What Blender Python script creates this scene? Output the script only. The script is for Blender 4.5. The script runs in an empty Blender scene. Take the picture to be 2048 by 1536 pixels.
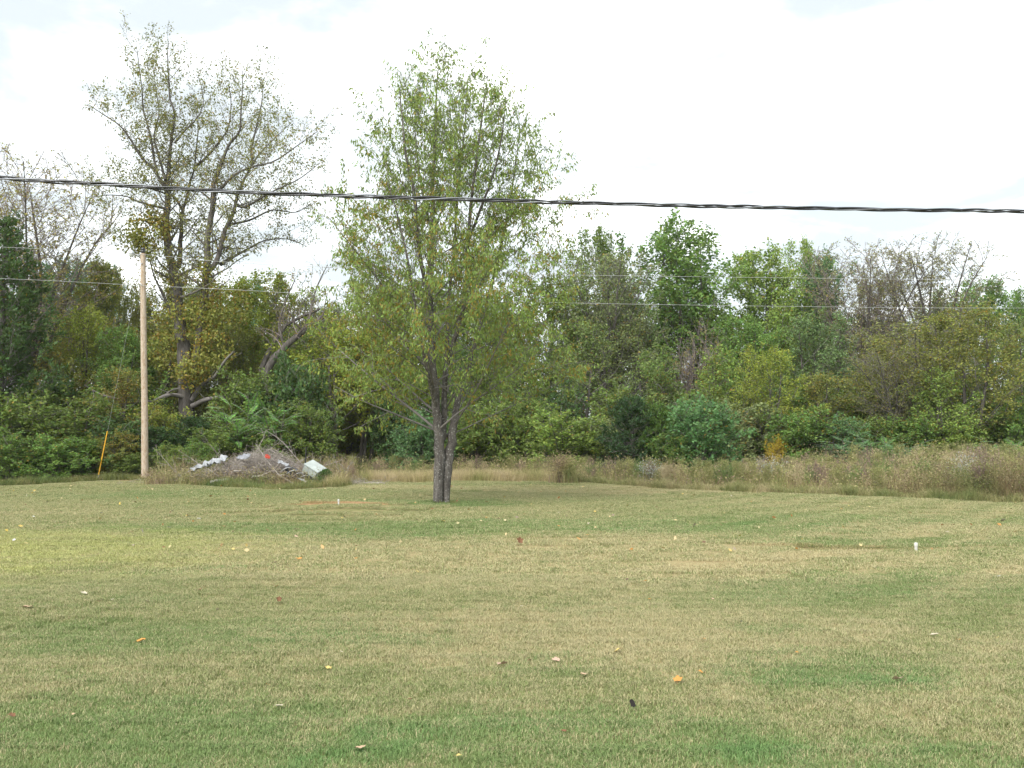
import bpy, math, random
import numpy as np
from mathutils import Vector, Matrix

# ------------------------------------------------------------------ camera, world, sun, exposure
SC = bpy.context.scene
COL = SC.collection
FPX = 2196.0                       # focal length in photograph pixels (2048 wide)
CAMZ = 1.65
PITCH = math.atan(100.0 / FPX)
cam = bpy.data.cameras.new('camera'); camo = bpy.data.objects.new('camera', cam); COL.objects.link(camo)
cam.sensor_width = 36.0; cam.lens = 36.0 * FPX / 2048.0
cam.clip_start = 0.1; cam.clip_end = 3000
camo.location = (0, 0, CAMZ); camo.rotation_euler = (math.pi / 2 + PITCH, 0, 0)
SC.camera = camo

SUN_ELEV, SUN_AZ = math.radians(43), math.radians(208)    # azimuth clockwise from +Y: behind the camera
wd = bpy.data.worlds.new('World'); SC.world = wd; wd.use_nodes = True
nt = wd.node_tree; nt.nodes.clear()
def wn(t, **k):
    n = nt.nodes.new(t)
    for a, b in k.items(): setattr(n, a, b)
    return n
sky = wn('ShaderNodeTexSky', sky_type='NISHITA', sun_disc=False, sun_elevation=SUN_ELEV, sun_rotation=SUN_AZ)
tc = wn('ShaderNodeTexCoord'); sep = wn('ShaderNodeSeparateXYZ')
nt.links.new(tc.outputs['Generated'], sep.inputs[0])
mx = wn('ShaderNodeMath', operation='MAXIMUM'); mx.inputs[1].default_value = 0.0
nt.links.new(sep.outputs['Z'], mx.inputs[0])
ad = wn('ShaderNodeMath', operation='ADD'); ad.inputs[1].default_value = 0.22
nt.links.new(mx.outputs[0], ad.inputs[0])
dv = wn('ShaderNodeVectorMath', operation='DIVIDE')
cmb = wn('ShaderNodeCombineXYZ')
for k in range(3): nt.links.new(ad.outputs[0], cmb.inputs[k])
nt.links.new(tc.outputs['Generated'], dv.inputs[0]); nt.links.new(cmb.outputs[0], dv.inputs[1])
nz = wn('ShaderNodeTexNoise'); nz.inputs['Scale'].default_value = 2.1; nz.inputs['Detail'].default_value = 6; nz.inputs['Roughness'].default_value = 0.56
nz.inputs['Distortion'].default_value = 0.4
nt.links.new(dv.outputs[0], nz.inputs['Vector'])
rp = wn('ShaderNodeValToRGB')
e = rp.color_ramp.elements
e[0].position = 0.41; e[0].color = (0.288, 0.310, 0.318, 1)
e[1].position = 0.70; e[1].color = (0.95, 0.95, 0.95, 1); rp.color_ramp.interpolation = 'EASE'
m2 = e.new(0.55); m2.color = (0.44, 0.46, 0.465, 1)
nt.links.new(nz.outputs['Fac'], rp.inputs[0])
b1 = wn('ShaderNodeBackground'); b1.inputs[1].default_value = 0.10
b2 = wn('ShaderNodeBackground'); b2.inputs[1].default_value = 1.0
nt.links.new(sky.outputs[0], b1.inputs[0]); nt.links.new(rp.outputs[0], b2.inputs[0])
ms = wn('ShaderNodeMixShader'); ms.inputs[0].default_value = 0.92
nt.links.new(b1.outputs[0], ms.inputs[1]); nt.links.new(b2.outputs[0], ms.inputs[2])
wo = wn('ShaderNodeOutputWorld'); nt.links.new(ms.outputs[0], wo.inputs[0])

sl = bpy.data.lights.new('sun', 'SUN'); sl.energy = 1.5; sl.angle = math.radians(40); sl.color = (1.0, 0.96, 0.90)
so = bpy.data.objects.new('sun', sl); COL.objects.link(so)
sd = Vector((math.sin(SUN_AZ) * math.cos(SUN_ELEV), math.cos(SUN_AZ) * math.cos(SUN_ELEV), math.sin(SUN_ELEV)))
so.rotation_euler = (-sd).to_track_quat('-Z', 'Y').to_euler(); so.location = sd * 60

vs = SC.view_settings
vs.view_transform = 'Standard'; vs.look = 'None'; vs.gamma = 1.0; vs.use_curve_mapping = False
vs.exposure = 1.66
SC.cycles.max_bounces = 6; SC.cycles.diffuse_bounces = 4; SC.cycles.transmission_bounces = 2; SC.cycles.glossy_bounces = 1
SC.cycles.use_adaptive_sampling = True; SC.cycles.adaptive_threshold = 0.02
SC.cycles.transparent_max_bounces = 4

# ------------------------------------------------------------------ projection helpers
CP, SP = math.cos(PITCH), math.sin(PITCH)
def ray(px, py):
    u = (px - 1024.0) / FPX; v = (768.0 - py) / FPX
    return Vector((u, CP - v * SP, SP + v * CP))
def W(px, py, D):
    r = ray(px, py); return Vector((0, 0, CAMZ)) + r * (D / r.y)
def G(px, py):                                    # where that sight line meets level ground
    r = ray(px, py); t = -CAMZ / r.z
    return Vector((0, 0, CAMZ)) + r * t
def PPM(D): return FPX / D

def sstep(a, b, x):
    t = np.clip((x - a) / (b - a), 0, 1); return t * t * (3 - 2 * t)
def terrain(x, y):
    x = np.asarray(x, float); y = np.asarray(y, float)
    h = 0.030 * np.sin(x * 0.42 + 0.6) * np.sin(y * 0.33 + 1.1) + 0.018 * np.sin(x * 0.9 + y * 0.7) + 0.012 * np.sin(x * 1.7 - y * 1.1 + 2)
    h = h * sstep(3, 9, y) * (1 - sstep(60, 90, y) * 0.5)
    h = h + 0.13 * np.exp(-(((x + 3.9) / 1.5) ** 2 + ((y - 24.6) / 1.3) ** 2))        # low mound of bare earth
    h = h - 0.06 * np.exp(-(((x - 5.2) / 1.8) ** 2 + ((y - 16.2) / 0.5) ** 2))        # settled trench
    hill = sstep(75, 170, y) * (7.0 * (1 - sstep(-40, 10, x)) + 1.2)
    return h + hill
def TZ(x, y): return float(terrain(x, y))

# ------------------------------------------------------------------ tags, meshes
def tag(o, label=None, cat=None, group=None, kind=None):
    if label: o['label'] = label
    if cat: o['category'] = cat
    if group: o['group'] = group
    if kind: o['kind'] = kind
    return o
def empty(name, loc=(0, 0, 0), rz=0):
    o = bpy.data.objects.new(name, None); COL.objects.link(o)
    o.location = loc; o.rotation_euler = (0, 0, rz); o.empty_display_size = 0.2
    return o
def link(name, me, parent=None, mat=None):
    o = bpy.data.objects.new(name, me); COL.objects.link(o)
    if parent is not None: o.parent = parent
    if mat is not None and not me.materials: me.materials.append(mat)
    return o
def qmesh(name, V, F, mat=None, smooth=False):
    """mesh from vertex array (n,3) and an array of quads (m,4) or tris (m,3)"""
    V = np.ascontiguousarray(V, np.float32); F = np.ascontiguousarray(F, np.int32)
    me = bpy.data.meshes.new(name); m, k = F.shape
    me.vertices.add(len(V)); me.vertices.foreach_set('co', V.ravel())
    me.loops.add(m * k); me.loops.foreach_set('vertex_index', F.ravel())
    me.polygons.add(m); me.polygons.foreach_set('loop_start', np.arange(0, m * k, k, dtype=np.int32))
    if smooth: me.polygons.foreach_set('use_smooth', np.ones(m, bool))
    me.update(calc_edges=True)
    if mat: me.materials.append(mat)
    return me
class QB:
    def __init__(s): s.V = []; s.F = []; s.n = 0
    def add(s, V, F):
        V = np.asarray(V, np.float32).reshape(-1, 3); F = np.asarray(F, np.int32).reshape(-1, 4)
        s.V.append(V); s.F.append(F + s.n); s.n += len(V)
    def mesh(s, name, mat=None, smooth=False):
        return qmesh(name, np.concatenate(s.V), np.concatenate(s.F), mat, smooth)
    def verts(s): return np.concatenate(s.V)

def norm(a): return a / np.maximum(np.linalg.norm(a, axis=-1, keepdims=True), 1e-9)
def tubes(P, R, k):
    """P (M,n,3) polylines, R (M,n) radii, k sides -> verts, quads"""
    P = np.asarray(P, float); R = np.asarray(R, float); M, n, _ = P.shape
    T = norm(np.gradient(P, axis=1))
    t0 = norm(P[:, -1] - P[:, 0])
    ref = np.where(np.abs(t0[:, 2:3]) < 0.8, np.array([[0, 0, 1.0]]), np.array([[1.0, 0.13, 0]]))[:, None, :]
    N = norm(np.cross(T, np.broadcast_to(ref, T.shape))); B = np.cross(T, N)
    a = np.arange(k) * 2 * np.pi / k
    ring = np.cos(a)[None, None, :, None] * N[:, :, None, :] + np.sin(a)[None, None, :, None] * B[:, :, None, :]
    V = P[:, :, None, :] + R[:, :, None, None] * ring
    i = np.arange(n - 1)[:, None] * k; j = np.arange(k)[None, :]; j2 = (j + 1) % k
    q = np.stack([i + j, i + j2, i + k + j2, i + k + j], -1).reshape(-1, 4)
    F = (np.arange(M) * n * k)[:, None, None] + q[None]
    return V.reshape(-1, 3), F.reshape(-1, 4)
def resample(pts, n):
    p = np.asarray([tuple(q) for q in pts], float)
    d = np.r_[0, np.cumsum(np.linalg.norm(np.diff(p, axis=0), axis=1))]
    t = np.linspace(0, d[-1], n)
    return np.stack([np.interp(t, d, p[:, c]) for c in range(p.shape[1])], 1)
def smooth_line(pts, n):
    """Catmull-Rom through pts (any dimension), n samples"""
    p = np.asarray([tuple(q) for q in pts], float)
    p = np.vstack([2 * p[0] - p[1], p, 2 * p[-1] - p[-2]])
    m = len(p) - 3; out = []
    for t in np.linspace(0, m - 1e-6, n):
        i = int(t); f = t - i; a, b, c, d = p[i:i + 4]
        out.append(0.5 * (2 * b + (c - a) * f + (2 * a - 5 * b + 4 * c - d) * f * f + (3 * b - a - 3 * c + d) * f ** 3))
    return np.array(out)

# ------------------------------------------------------------------ materials
def new_mat(name):
    m = bpy.data.materials.new(name); m.use_nodes = True
    t = m.node_tree; t.nodes.clear(); return m, t
class NB:
    """tiny node builder: values are sockets or numbers"""
    def __init__(s, t): s.t = t
    def n(s, typ, **k):
        o = s.t.nodes.new(typ)
        for a, b in k.items(): setattr(o, a, b)
        return o
    def setin(s, sock, v):
        if isinstance(v, bpy.types.NodeSocket): s.t.links.new(v, sock)
        elif v is not None:
            try: sock.default_value = v
            except Exception: sock.default_value = (*v, 1)
    def math(s, op, a, b=None, c=None, clamp=False):
        o = s.n('ShaderNodeMath', operation=op); o.use_clamp = clamp
        s.setin(o.inputs[0], a); s.setin(o.inputs[1], b); s.setin(o.inputs[2], c); return o.outputs[0]
    def mix(s, f, a, b, blend='MIX'):
        o = s.n('ShaderNodeMix', data_type='RGBA', blend_type=blend)
        s.setin(o.inputs[0], f); s.setin(o.inputs[6], a); s.setin(o.inputs[7], b); return o.outputs[2]
    def noise(s, vec, scale, detail=3, rough=0.55, dist=0.0):
        o = s.n('ShaderNodeTexNoise'); s.setin(o.inputs['Vector'], vec)
        o.inputs['Scale'].default_value = scale; o.inputs['Detail'].default_value = detail
        o.inputs['Roughness'].default_value = rough; o.inputs['Distortion'].default_value = dist
        return o.outputs['Fac']
    def ss(s, x, a, b):
        o = s.n('ShaderNodeMapRange', interpolation_type='SMOOTHSTEP')
        s.setin(o.inputs[0], x); o.inputs[1].default_value = a; o.inputs[2].default_value = b
        return o.outputs[0]
    def ramp(s, f, stops):
        o = s.n('ShaderNodeValToRGB'); s.setin(o.inputs[0], f); el = o.color_ramp.elements
        el[0].position, el[0].color = stops[0][0], (*stops[0][1], 1)
        el[1].position, el[1].color = stops[-1][0], (*stops[-1][1], 1)
        for p, c in stops[1:-1]: q = el.new(p); q.color = (*c, 1)
        return o.outputs[0]
    def vscale(s, v, xyz):
        o = s.n('ShaderNodeVectorMath', operation='MULTIPLY'); s.setin(o.inputs[0], v); o.inputs[1].default_value = xyz
        return o.outputs[0]
    def pos(s): return s.n('ShaderNodeNewGeometry').outputs['Position']
    def out(s, shader, bump=None):
        o = s.n('ShaderNodeOutputMaterial'); s.t.links.new(shader, o.inputs[0])
    def prin(s, col, rough=0.8, spec=0.3, metal=0.0, normal=None):
        o = s.n('ShaderNodeBsdfPrincipled')
        s.setin(o.inputs['Base Color'], col); s.setin(o.inputs['Roughness'], rough)
        o.inputs['Specular IOR Level'].default_value = spec; s.setin(o.inputs['Metallic'], metal)
        if normal is not None: s.t.links.new(normal, o.inputs['Normal'])
        return o.outputs[0]
    def bump(s, h, strength=0.5, dist=0.02):
        o = s.n('ShaderNodeBump'); s.setin(o.inputs['Height'], h)
        o.inputs['Strength'].default_value = strength; o.inputs['Distance'].default_value = dist
        return o.outputs[0]
    def trans(s, col):
        o = s.n('ShaderNodeBsdfTranslucent'); s.setin(o.inputs[0], col); return o.outputs[0]
    def mixsh(s, f, a, b):
        o = s.n('ShaderNodeMixShader'); s.setin(o.inputs[0], f)
        s.t.links.new(a, o.inputs[1]); s.t.links.new(b, o.inputs[2]); return o.outputs[0]

def mat_plain(name, col, rough=0.7, spec=0.3, metal=0.0, var=0.15, scale=8.0, bump=0.0):
    m, t = new_mat(name); b = NB(t)
    co = b.n('ShaderNodeTexCoord').outputs['Object']
    f = b.noise(co, scale, 5, 0.6)
    lo = tuple(c * (1 - var) for c in col); hi = tuple(min(1, c * (1 + var)) for c in col)
    c = b.ramp(f, [(0.3, lo), (0.7, hi)])
    nrm = b.bump(f, bump, 0.02) if bump else None
    b.out(b.prin(c, rough, spec, metal, nrm)); return m

def mat_foliage():
    """leaf colour comes from the object's own colour; alpha is the share of leaves that have turned"""
    m, t = new_mat('foliage'); b = NB(t)
    oi = b.n('ShaderNodeObjectInfo'); g = b.n('ShaderNodeNewGeometry')
    r = g.outputs['Random Per Island']
    wnz = b.n('ShaderNodeTexWhiteNoise', noise_dimensions='1D'); b.setin(wnz.inputs['W'], b.math('MULTIPLY', r, 917.3))
    r2 = wnz.outputs['Value']
    big = b.noise(g.outputs['Position'], 0.55, 2, 0.5)
    val = b.math('MULTIPLY', b.math('MULTIPLY_ADD', r, 0.75, 0.62), b.math('MULTIPLY_ADD', big, 0.7, 0.65))
    hsv = b.n('ShaderNodeHueSaturation'); b.setin(hsv.inputs['Color'], oi.outputs['Color'])
    b.setin(hsv.inputs['Hue'], b.math('MULTIPLY_ADD', r2, 0.05, 0.475)); b.setin(hsv.inputs['Value'], b.math('MULTIPLY', val, 1.65))
    big2 = b.noise(g.outputs['Position'], 0.8, 2, 0.5)
    turned = b.math('LESS_THAN', r2, b.math('MULTIPLY', oi.outputs['Alpha'], b.math('MULTIPLY', b.ss(big2, 0.3, 0.7), 2.0)))
    aut = b.ramp(r, [(0.0, (0.28, 0.21, 0.035)), (0.4, (0.34, 0.22, 0.03)), (0.7, (0.29, 0.145, 0.025)), (1.0, (0.20, 0.135, 0.06))])
    col = b.mix(b.math('MULTIPLY', turned, 0.72), hsv.outputs[0], aut)
    tcol = b.mix(0.3, col, (0.20, 0.25, 0.03, 1))
    b.out(b.mixsh(0.38, b.prin(col, 0.55, 0.25), b.trans(tcol))); return m
def mat_bark(name, dark, light, lichen=None, scale=9.0):
    m, t = new_mat(name); b = NB(t)
    co = b.n('ShaderNodeTexCoord').outputs['Object']
    st = b.vscale(co, (1, 1, 0.22))
    f = b.noise(st, scale, 6, 0.65, 0.6)
    c = b.ramp(f, [(0.32, dark), (0.66, light)])
    if lichen:
        l = b.ss(b.noise(co, 22.0, 4, 0.6), 0.55, 0.68)
        c = b.mix(b.math('MULTIPLY', l, 0.75), c, (*lichen, 1))
    b.out(b.prin(c, 0.9, 0.15, 0, b.bump(f, 0.9, 0.03))); return m
def mat_bladed(name, ramp_stops, nscale=0.5, trans=0.3, val=0.5):
    """stems and blades: each blade its own tone, drifting in patches"""
    m, t = new_mat(name); b = NB(t)
    g = b.n('ShaderNodeNewGeometry'); r = g.outputs['Random Per Island']
    n1 = b.noise(g.outputs['Position'], nscale, 3, 0.6)
    f = b.math('ADD', b.math('MULTIPLY', r, 0.42), b.math('MULTIPLY_ADD', n1, 2.5, -0.98), clamp=True)
    c = b.ramp(f, ramp_stops)
    wz = b.n('ShaderNodeTexWhiteNoise', noise_dimensions='1D'); b.setin(wz.inputs['W'], b.math('MULTIPLY', r, 513.7))
    hsv = b.n('ShaderNodeHueSaturation'); b.setin(hsv.inputs['Color'], c)
    b.setin(hsv.inputs['Value'], b.math('MULTIPLY_ADD', wz.outputs['Value'], val, 1 - val / 2))
    b.out(b.mixsh(trans, b.prin(hsv.outputs[0], 0.7, 0.2), b.trans(hsv.outputs[0]))); return m

# shared lawn colour: dryness field, plus painted glare, as a node group of world position
def lawn_group():
    ng = bpy.data.node_groups.new('lawn_dryness_and_glare', 'ShaderNodeTree')
    ng.interface.new_socket('Dry', in_out='OUTPUT', socket_type='NodeSocketFloat')
    ng.interface.new_socket('Lush', in_out='OUTPUT', socket_type='NodeSocketFloat')
    ng.interface.new_socket('Pale', in_out='OUTPUT', socket_type='NodeSocketFloat')
    ng.interface.new_socket('Earth', in_out='OUTPUT', socket_type='NodeSocketFloat')
    b = NB(ng); go = b.n('NodeGroupOutput')
    p = b.pos(); s = b.n('ShaderNodeSeparateXYZ'); b.setin(s.inputs[0], p); X, Y = s.outputs[0], s.outputs[1]
    flat = b.vscale(p, (1, 1, 0))
    def blob(cx, cy, rx, ry, rot=0.0, soft=0.35):
        c, sn = math.cos(rot), math.sin(rot)
        dx = b.math('SUBTRACT', X, cx); dy = b.math('SUBTRACT', Y, cy)
        u = b.math('ADD', b.math('MULTIPLY', dx, c / rx), b.math('MULTIPLY', dy, sn / rx))
        v = b.math('ADD', b.math('MULTIPLY', dx, -sn / ry), b.math('MULTIPLY', dy, c / ry))
        d = b.math('ADD', b.math('MULTIPLY', u, u), b.math('MULTIPLY', v, v))
        wob = b.math('MULTIPLY_ADD', b.noise(flat, 1.3, 5, 0.68), 2.6, -1.3)
        return b.ss(b.math('ADD', d, wob), 1.25, 1.25 - 2.2 * soft)
    def sub(a, c): return b.math('ADD', a, c)
    n_big = b.noise(flat, 0.16, 2, 0.5); n_mid = b.noise(b.vscale(p, (0.55, 1.0, 0)), 0.75, 4, 0.6); n_sm = b.noise(flat, 3.2, 4, 0.65)
    dry = b.math('ADD', b.math('MULTIPLY_ADD', n_big, 0.7, -0.10), b.math('ADD', b.math('MULTIPLY_ADD', n_mid, 0.8, -0.4), b.math('ADD', b.math('MULTIPLY_ADD', n_sm, 0.9, -0.45), b.math('MULTIPLY_ADD', b.noise(flat, 9.0, 3, 0.6), 0.7, -0.35))))
    dry = sub(dry, 0.25)
    # mown swaths running away towards the far right
    sw = b.n('ShaderNodeMath', operation='SINE'); b.setin(sw.inputs[0], b.math('MULTIPLY', b.math('ADD', b.math('MULTIPLY', X, 0.80), b.math('MULTIPLY', Y, -0.60)), 5.2))
    swm = b.math('MULTIPLY', b.ss(X, -1.0, 6.0), 0.10)
    dry = sub(dry, b.math('MULTIPLY', sw.outputs[0], swm))
    lush = b.math('MULTIPLY', b.ss(n_mid, 0.50, 0.72), 0.35)
    for (cx, cy, rx, ry, rot, amt) in [
            (-0.8, 19.5, 8.5, 1.7, -0.04, 0.42), (6.5, 21.2, 5.0, 1.5, 0.0, 0.30), (-2.0, 26.3, 2.6, 1.6, 0, 0.50), (-8.5, 30.5, 6.0, 2.2, 0.1, 0.25),
            (-2.0, 6.0, 1.6, 1.2, 0, 0.50), (0.3, 6.0, 1.5, .8, 0.2, 0.50), (2.3, 7.8, 0.9, 0.9, 0, 0.50), (1.9, 5.6, 1.0, 0.6, 0, 0.5), (4.0, 12.2, 2.4, 1.4, 0.3, 0.35),
            (-2.6, 9.0, 2.4, 0.9, 0.1, 0.35), (0.25, 8.0, 0.5, 0.5, 0, .35), (2.2, 9.4, .5, .4, 0, .35), (5.4, 17.0, 2.5, 0.8, 0, 0.25)]:
        lush = sub(lush, b.math('MULTIPLY', blob(cx, cy, rx, ry, rot, .5), amt * .72))
    for (cx, cy, rx, ry, rot, amt) in [(0.5, 14.5, 5.5, 3.2, 0, 0.22), (3.6, 14.8, 2.6, 0.45, 0.55, 0.3), (1.0, 9.2, 3.2, 1.6, 0.0, 0.2), (6.6, 19, 2.6, 1.3, 0.5, 0.2),
                                       (6.0, 13.0, 2.4, 0.5, 0.75, 0.22), (2.6, 33.0, 9.0, 2.0, -.15, 0.28)]:
        dry = sub(dry, b.math('MULTIPLY', blob(cx, cy, rx, ry, rot), amt))
    dry = b.math('SUBTRACT', dry, b.math('MULTIPLY', lush, 0.62))
    pale = blob(-7.6, 15.6, 4.6, 4.4, 0.15, .75)  # lens glare on the left lawn, painted into the grass colour
    e1 = blob(-3.95, 24.55, 1.25, 0.32, -0.12, 0.3); e2 = blob(5.0, 16.3, 1.5, 0.22, -0.05, 0.3); e3 = blob(-12.9, 38.0, 0.7, 0.5, 0, 0.3)
    earth = b.math('MAXIMUM', e1, b.math('MAXIMUM', b.math('MULTIPLY', e2, 0.35), e3))
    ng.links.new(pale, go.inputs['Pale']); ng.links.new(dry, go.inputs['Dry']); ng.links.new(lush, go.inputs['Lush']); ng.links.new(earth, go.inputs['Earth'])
    return ng
LG = lawn_group()
C_GREEN, C_LUSH, C_TAN = (0.225, 0.275, 0.100), (0.140, 0.285, 0.092), (0.475, 0.425, 0.245)
C_EARTH = (0.40, 0.25, 0.12)
def mat_lawn_blades():
    m, t = new_mat('lawn_blades'); b = NB(t)
    g = b.n('ShaderNodeGroup'); g.node_tree = LG
    r = b.n('ShaderNodeNewGeometry').outputs['Random Per Island']
    wz = b.n('ShaderNodeTexWhiteNoise', noise_dimensions='1D'); b.setin(wz.inputs['W'], b.math('MULTIPLY', r, 731.1))
    f = b.ss(b.math('ADD', g.outputs['Dry'], b.math('MULTIPLY_ADD', r, 0.9, -0.45)), 0.25, 0.75)
    gr = b.mix(b.math('MINIMUM', g.outputs['Lush'], 1.0), (*C_GREEN, 1), (*C_LUSH, 1))
    c = b.mix(f, gr, (*C_TAN, 1))
    c = b.mix(b.math('MULTIPLY', g.outputs['Pale'], 0.72), c, (0.45, 0.47, 0.165, 1))  # tints the blades with the painted glare patch
    c = b.mix(b.math('MULTIPLY', g.outputs['Earth'], 0.6), c, (*C_EARTH, 1))
    hsv = b.n('ShaderNodeHueSaturation'); b.setin(hsv.inputs['Color'], c)
    b.setin(hsv.inputs['Value'], b.math('MULTIPLY_ADD', wz.outputs['Value'], 0.42, 0.80))
    b.out(b.mixsh(0.3, b.prin(hsv.outputs[0], 0.6, 0.25), b.trans(hsv.outputs[0]))); return m
def mat_ground():
    m, t = new_mat('ground_soil'); b = NB(t)
    g = b.n('ShaderNodeGroup'); g.node_tree = LG
    p = b.pos(); s = b.n('ShaderNodeSeparateXYZ'); b.setin(s.inputs[0], p)
    f = b.ss(b.math('ADD', g.outputs['Dry'], b.math('MULTIPLY_ADD', b.noise(p, 60, 3, 0.7), 1.0, -0.5)), 0.2, 0.8)
    c = b.mix(f, (0.13, 0.16, 0.055, 1), (0.33, 0.27, 0.14, 1))
    earth = b.ramp(b.noise(p, 14, 5, 0.65), [(0.3, (0.26, 0.15, 0.075)), (0.7, (0.46, 0.30, 0.16))])
    c = b.mix(g.outputs['Earth'], c, earth)
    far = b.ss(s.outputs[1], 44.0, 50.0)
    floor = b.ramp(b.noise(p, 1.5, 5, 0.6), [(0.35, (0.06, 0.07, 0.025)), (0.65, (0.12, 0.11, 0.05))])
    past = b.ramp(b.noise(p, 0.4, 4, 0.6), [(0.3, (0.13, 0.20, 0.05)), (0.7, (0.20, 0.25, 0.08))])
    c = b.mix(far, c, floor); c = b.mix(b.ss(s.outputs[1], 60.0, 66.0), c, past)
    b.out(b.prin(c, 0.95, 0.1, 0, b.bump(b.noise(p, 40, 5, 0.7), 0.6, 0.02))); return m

M_FOL = mat_foliage()
M_BARK = mat_bark('bark_grey', (0.045, 0.040, 0.036), (0.15, 0.138, 0.125))
M_BARKH = mat_bark('bark_lichen', (0.045, 0.040, 0.036), (0.155, 0.142, 0.128), (0.36, 0.36, 0.34), 14.0)
M_TWIG = mat_plain('twig_bark', (0.17, 0.158, 0.148), 0.9, 0.15, 0, 0.35, 3.0)
M_TWIGP = mat_plain('twig_bark_purple', (0.20, 0.168, 0.162), 0.9, 0.15, 0, 0.3, 3.0)
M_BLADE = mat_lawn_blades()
M_GROUND = mat_ground()

# ------------------------------------------------------------------ ground sheet
def graded(lo, hi, step, far_lo, far_hi, growth=1.25):
    a = list(np.arange(lo, hi + 1e-6, step))
    s = step; v = hi
    while v < far_hi: s *= growth; v += s; a.append(v)
    s = step; v = lo
    while v > far_lo: s *= growth; v -= s; a.insert(0, v)
    return np.array(a)
gx = graded(-26, 26, 0.26, -700, 700); gy = graded(-1, 48, 0.26, -120, 1400)
XX, YY = np.meshgrid(gx, gy); ZZ = terrain(XX, YY)
nx, ny = len(gx), len(gy)
ii = (np.arange(ny - 1)[:, None] * nx + np.arange(nx - 1)[None, :]).ravel()
gm = qmesh('ground', np.stack([XX, YY, ZZ], -1).reshape(-1, 3), np.stack([ii, ii + 1, ii + nx + 1, ii + nx], -1), M_GROUND, True)
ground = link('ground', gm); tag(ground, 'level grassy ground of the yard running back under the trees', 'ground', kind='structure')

# ------------------------------------------------------------------ edges of the mown lawn (from the photograph's sight lines)
EDGE = [(-400, 986), (0, 971), (120, 966), (250, 963), (300, 966), (420, 973), (560, 980), (690, 974), (720, 962), (900, 963), (1060, 965), (1120, 967), (1180, 967), (1300, 976), (1400, 982), (1500, 986),
        (1600, 990), (1700, 993), (1800, 997), (1900, 1001), (2048, 1005), (2500, 1020)]
EW = np.array([tuple(G(a, b))[:2] for a, b in EDGE])       # world x, y
def edge_y(x): return np.interp(x, EW[:, 0], EW[:, 1])

# ------------------------------------------------------------------ lawn grass: tiles of blades set out by geometry nodes
def blade_tile(name, n, size, hmin, hmax, w, seed):
    r = np.random.default_rng(seed)
    # tufts
    nt_ = n // 7; tc_ = r.uniform(-size / 2, size / 2, (nt_, 2))
    k = r.integers(0, nt_, n); c = tc_[k] + r.normal(0, 0.018, (n, 2))
    lone = r.random(n) < 0.35; c[lone] = r.uniform(-size / 2, size / 2, (lone.sum(), 2))
    a = r.uniform(0, 2 * np.pi, n); h = r.uniform(hmin, hmax, n); lean = r.uniform(0.3, 1.5, n) * h
    d = np.stack([np.cos(a), np.sin(a)], 1); s = np.stack([-np.sin(a), np.cos(a)], 1) * (w * r.uniform(0.6, 1.3, n))[:, None] / 2
    base = np.c_[c, np.full(n, -0.01)]
    mid = np.c_[c + d * (lean * 0.35)[:, None], h * 0.62]; tip = np.c_[c + d * lean[:, None], h * r.uniform(0.75, 1.0, n)]
    s3 = np.c_[s, np.zeros(n)]
    V = np.stack([base - s3, base + s3, mid + s3 * 0.8, mid - s3 * 0.8, tip + s3 * 0.15, tip - s3 * 0.15], 1).reshape(-1, 3)
    o = np.arange(n)[:, None] * 6
    F = np.concatenate([o + np.array([[0, 1, 2, 3]]), o + np.array([[3, 2, 4, 5]])], 0)
    me = qmesh(name, V, F, M_BLADE)
    return bpy.data.objects.new(name, me)
def instancer(name, pts, rotz, scl, idx, coll):
    me = bpy.data.meshes.new(name); me.vertices.add(len(pts)); me.vertices.foreach_set('co', np.asarray(pts, np.float32).ravel())
    a = me.attributes.new('turn', 'FLOAT_VECTOR', 'POINT'); rv = np.zeros((len(pts), 3), np.float32); rv[:, 2] = rotz; a.data.foreach_set('vector', rv.ravel())
    a = me.attributes.new('size', 'FLOAT', 'POINT'); a.data.foreach_set('value', np.asarray(scl, np.float32))
    a = me.attributes.new('pick', 'INT', 'POINT'); a.data.foreach_set('value', np.asarray(idx, np.int32))
    o = link(name, me)
    ng = bpy.data.node_groups.new(name, 'GeometryNodeTree')
    ng.interface.new_socket('Geometry', in_out='INPUT', socket_type='NodeSocketGeometry')
    ng.interface.new_socket('Geometry', in_out='OUTPUT', socket_type='NodeSocketGeometry')
    N = ng.nodes.new; L = ng.links.new
    gi = N('NodeGroupInput'); go = N('NodeGroupOutput'); ip = N('GeometryNodeInstanceOnPoints'); ci = N('GeometryNodeCollectionInfo')
    ci.inputs['Collection'].default_value = coll; ci.inputs['Separate Children'].default_value = True; ci.inputs['Reset Children'].default_value = True
    def attr(nm, ty):
        q = N('GeometryNodeInputNamedAttribute'); q.data_type = ty; q.inputs[0].default_value = nm; return q.outputs[0]
    er = N('FunctionNodeEulerToRotation'); L(attr('turn', 'FLOAT_VECTOR'), er.inputs[0])
    L(gi.outputs[0], ip.inputs['Points']); L(ci.outputs[0], ip.inputs['Instance'])
    ip.inputs['Pick Instance'].default_value = True
    L(attr('pick', 'INT'), ip.inputs['Instance Index']); L(er.outputs[0], ip.inputs['Rotation']); L(attr('size', 'FLOAT'), ip.inputs['Scale'])
    L(ip.outputs[0], go.inputs[0])
    md = o.modifiers.new('scatter', 'NODES'); md.node_group = ng
    return o
rng = np.random.default_rng(5)
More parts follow.
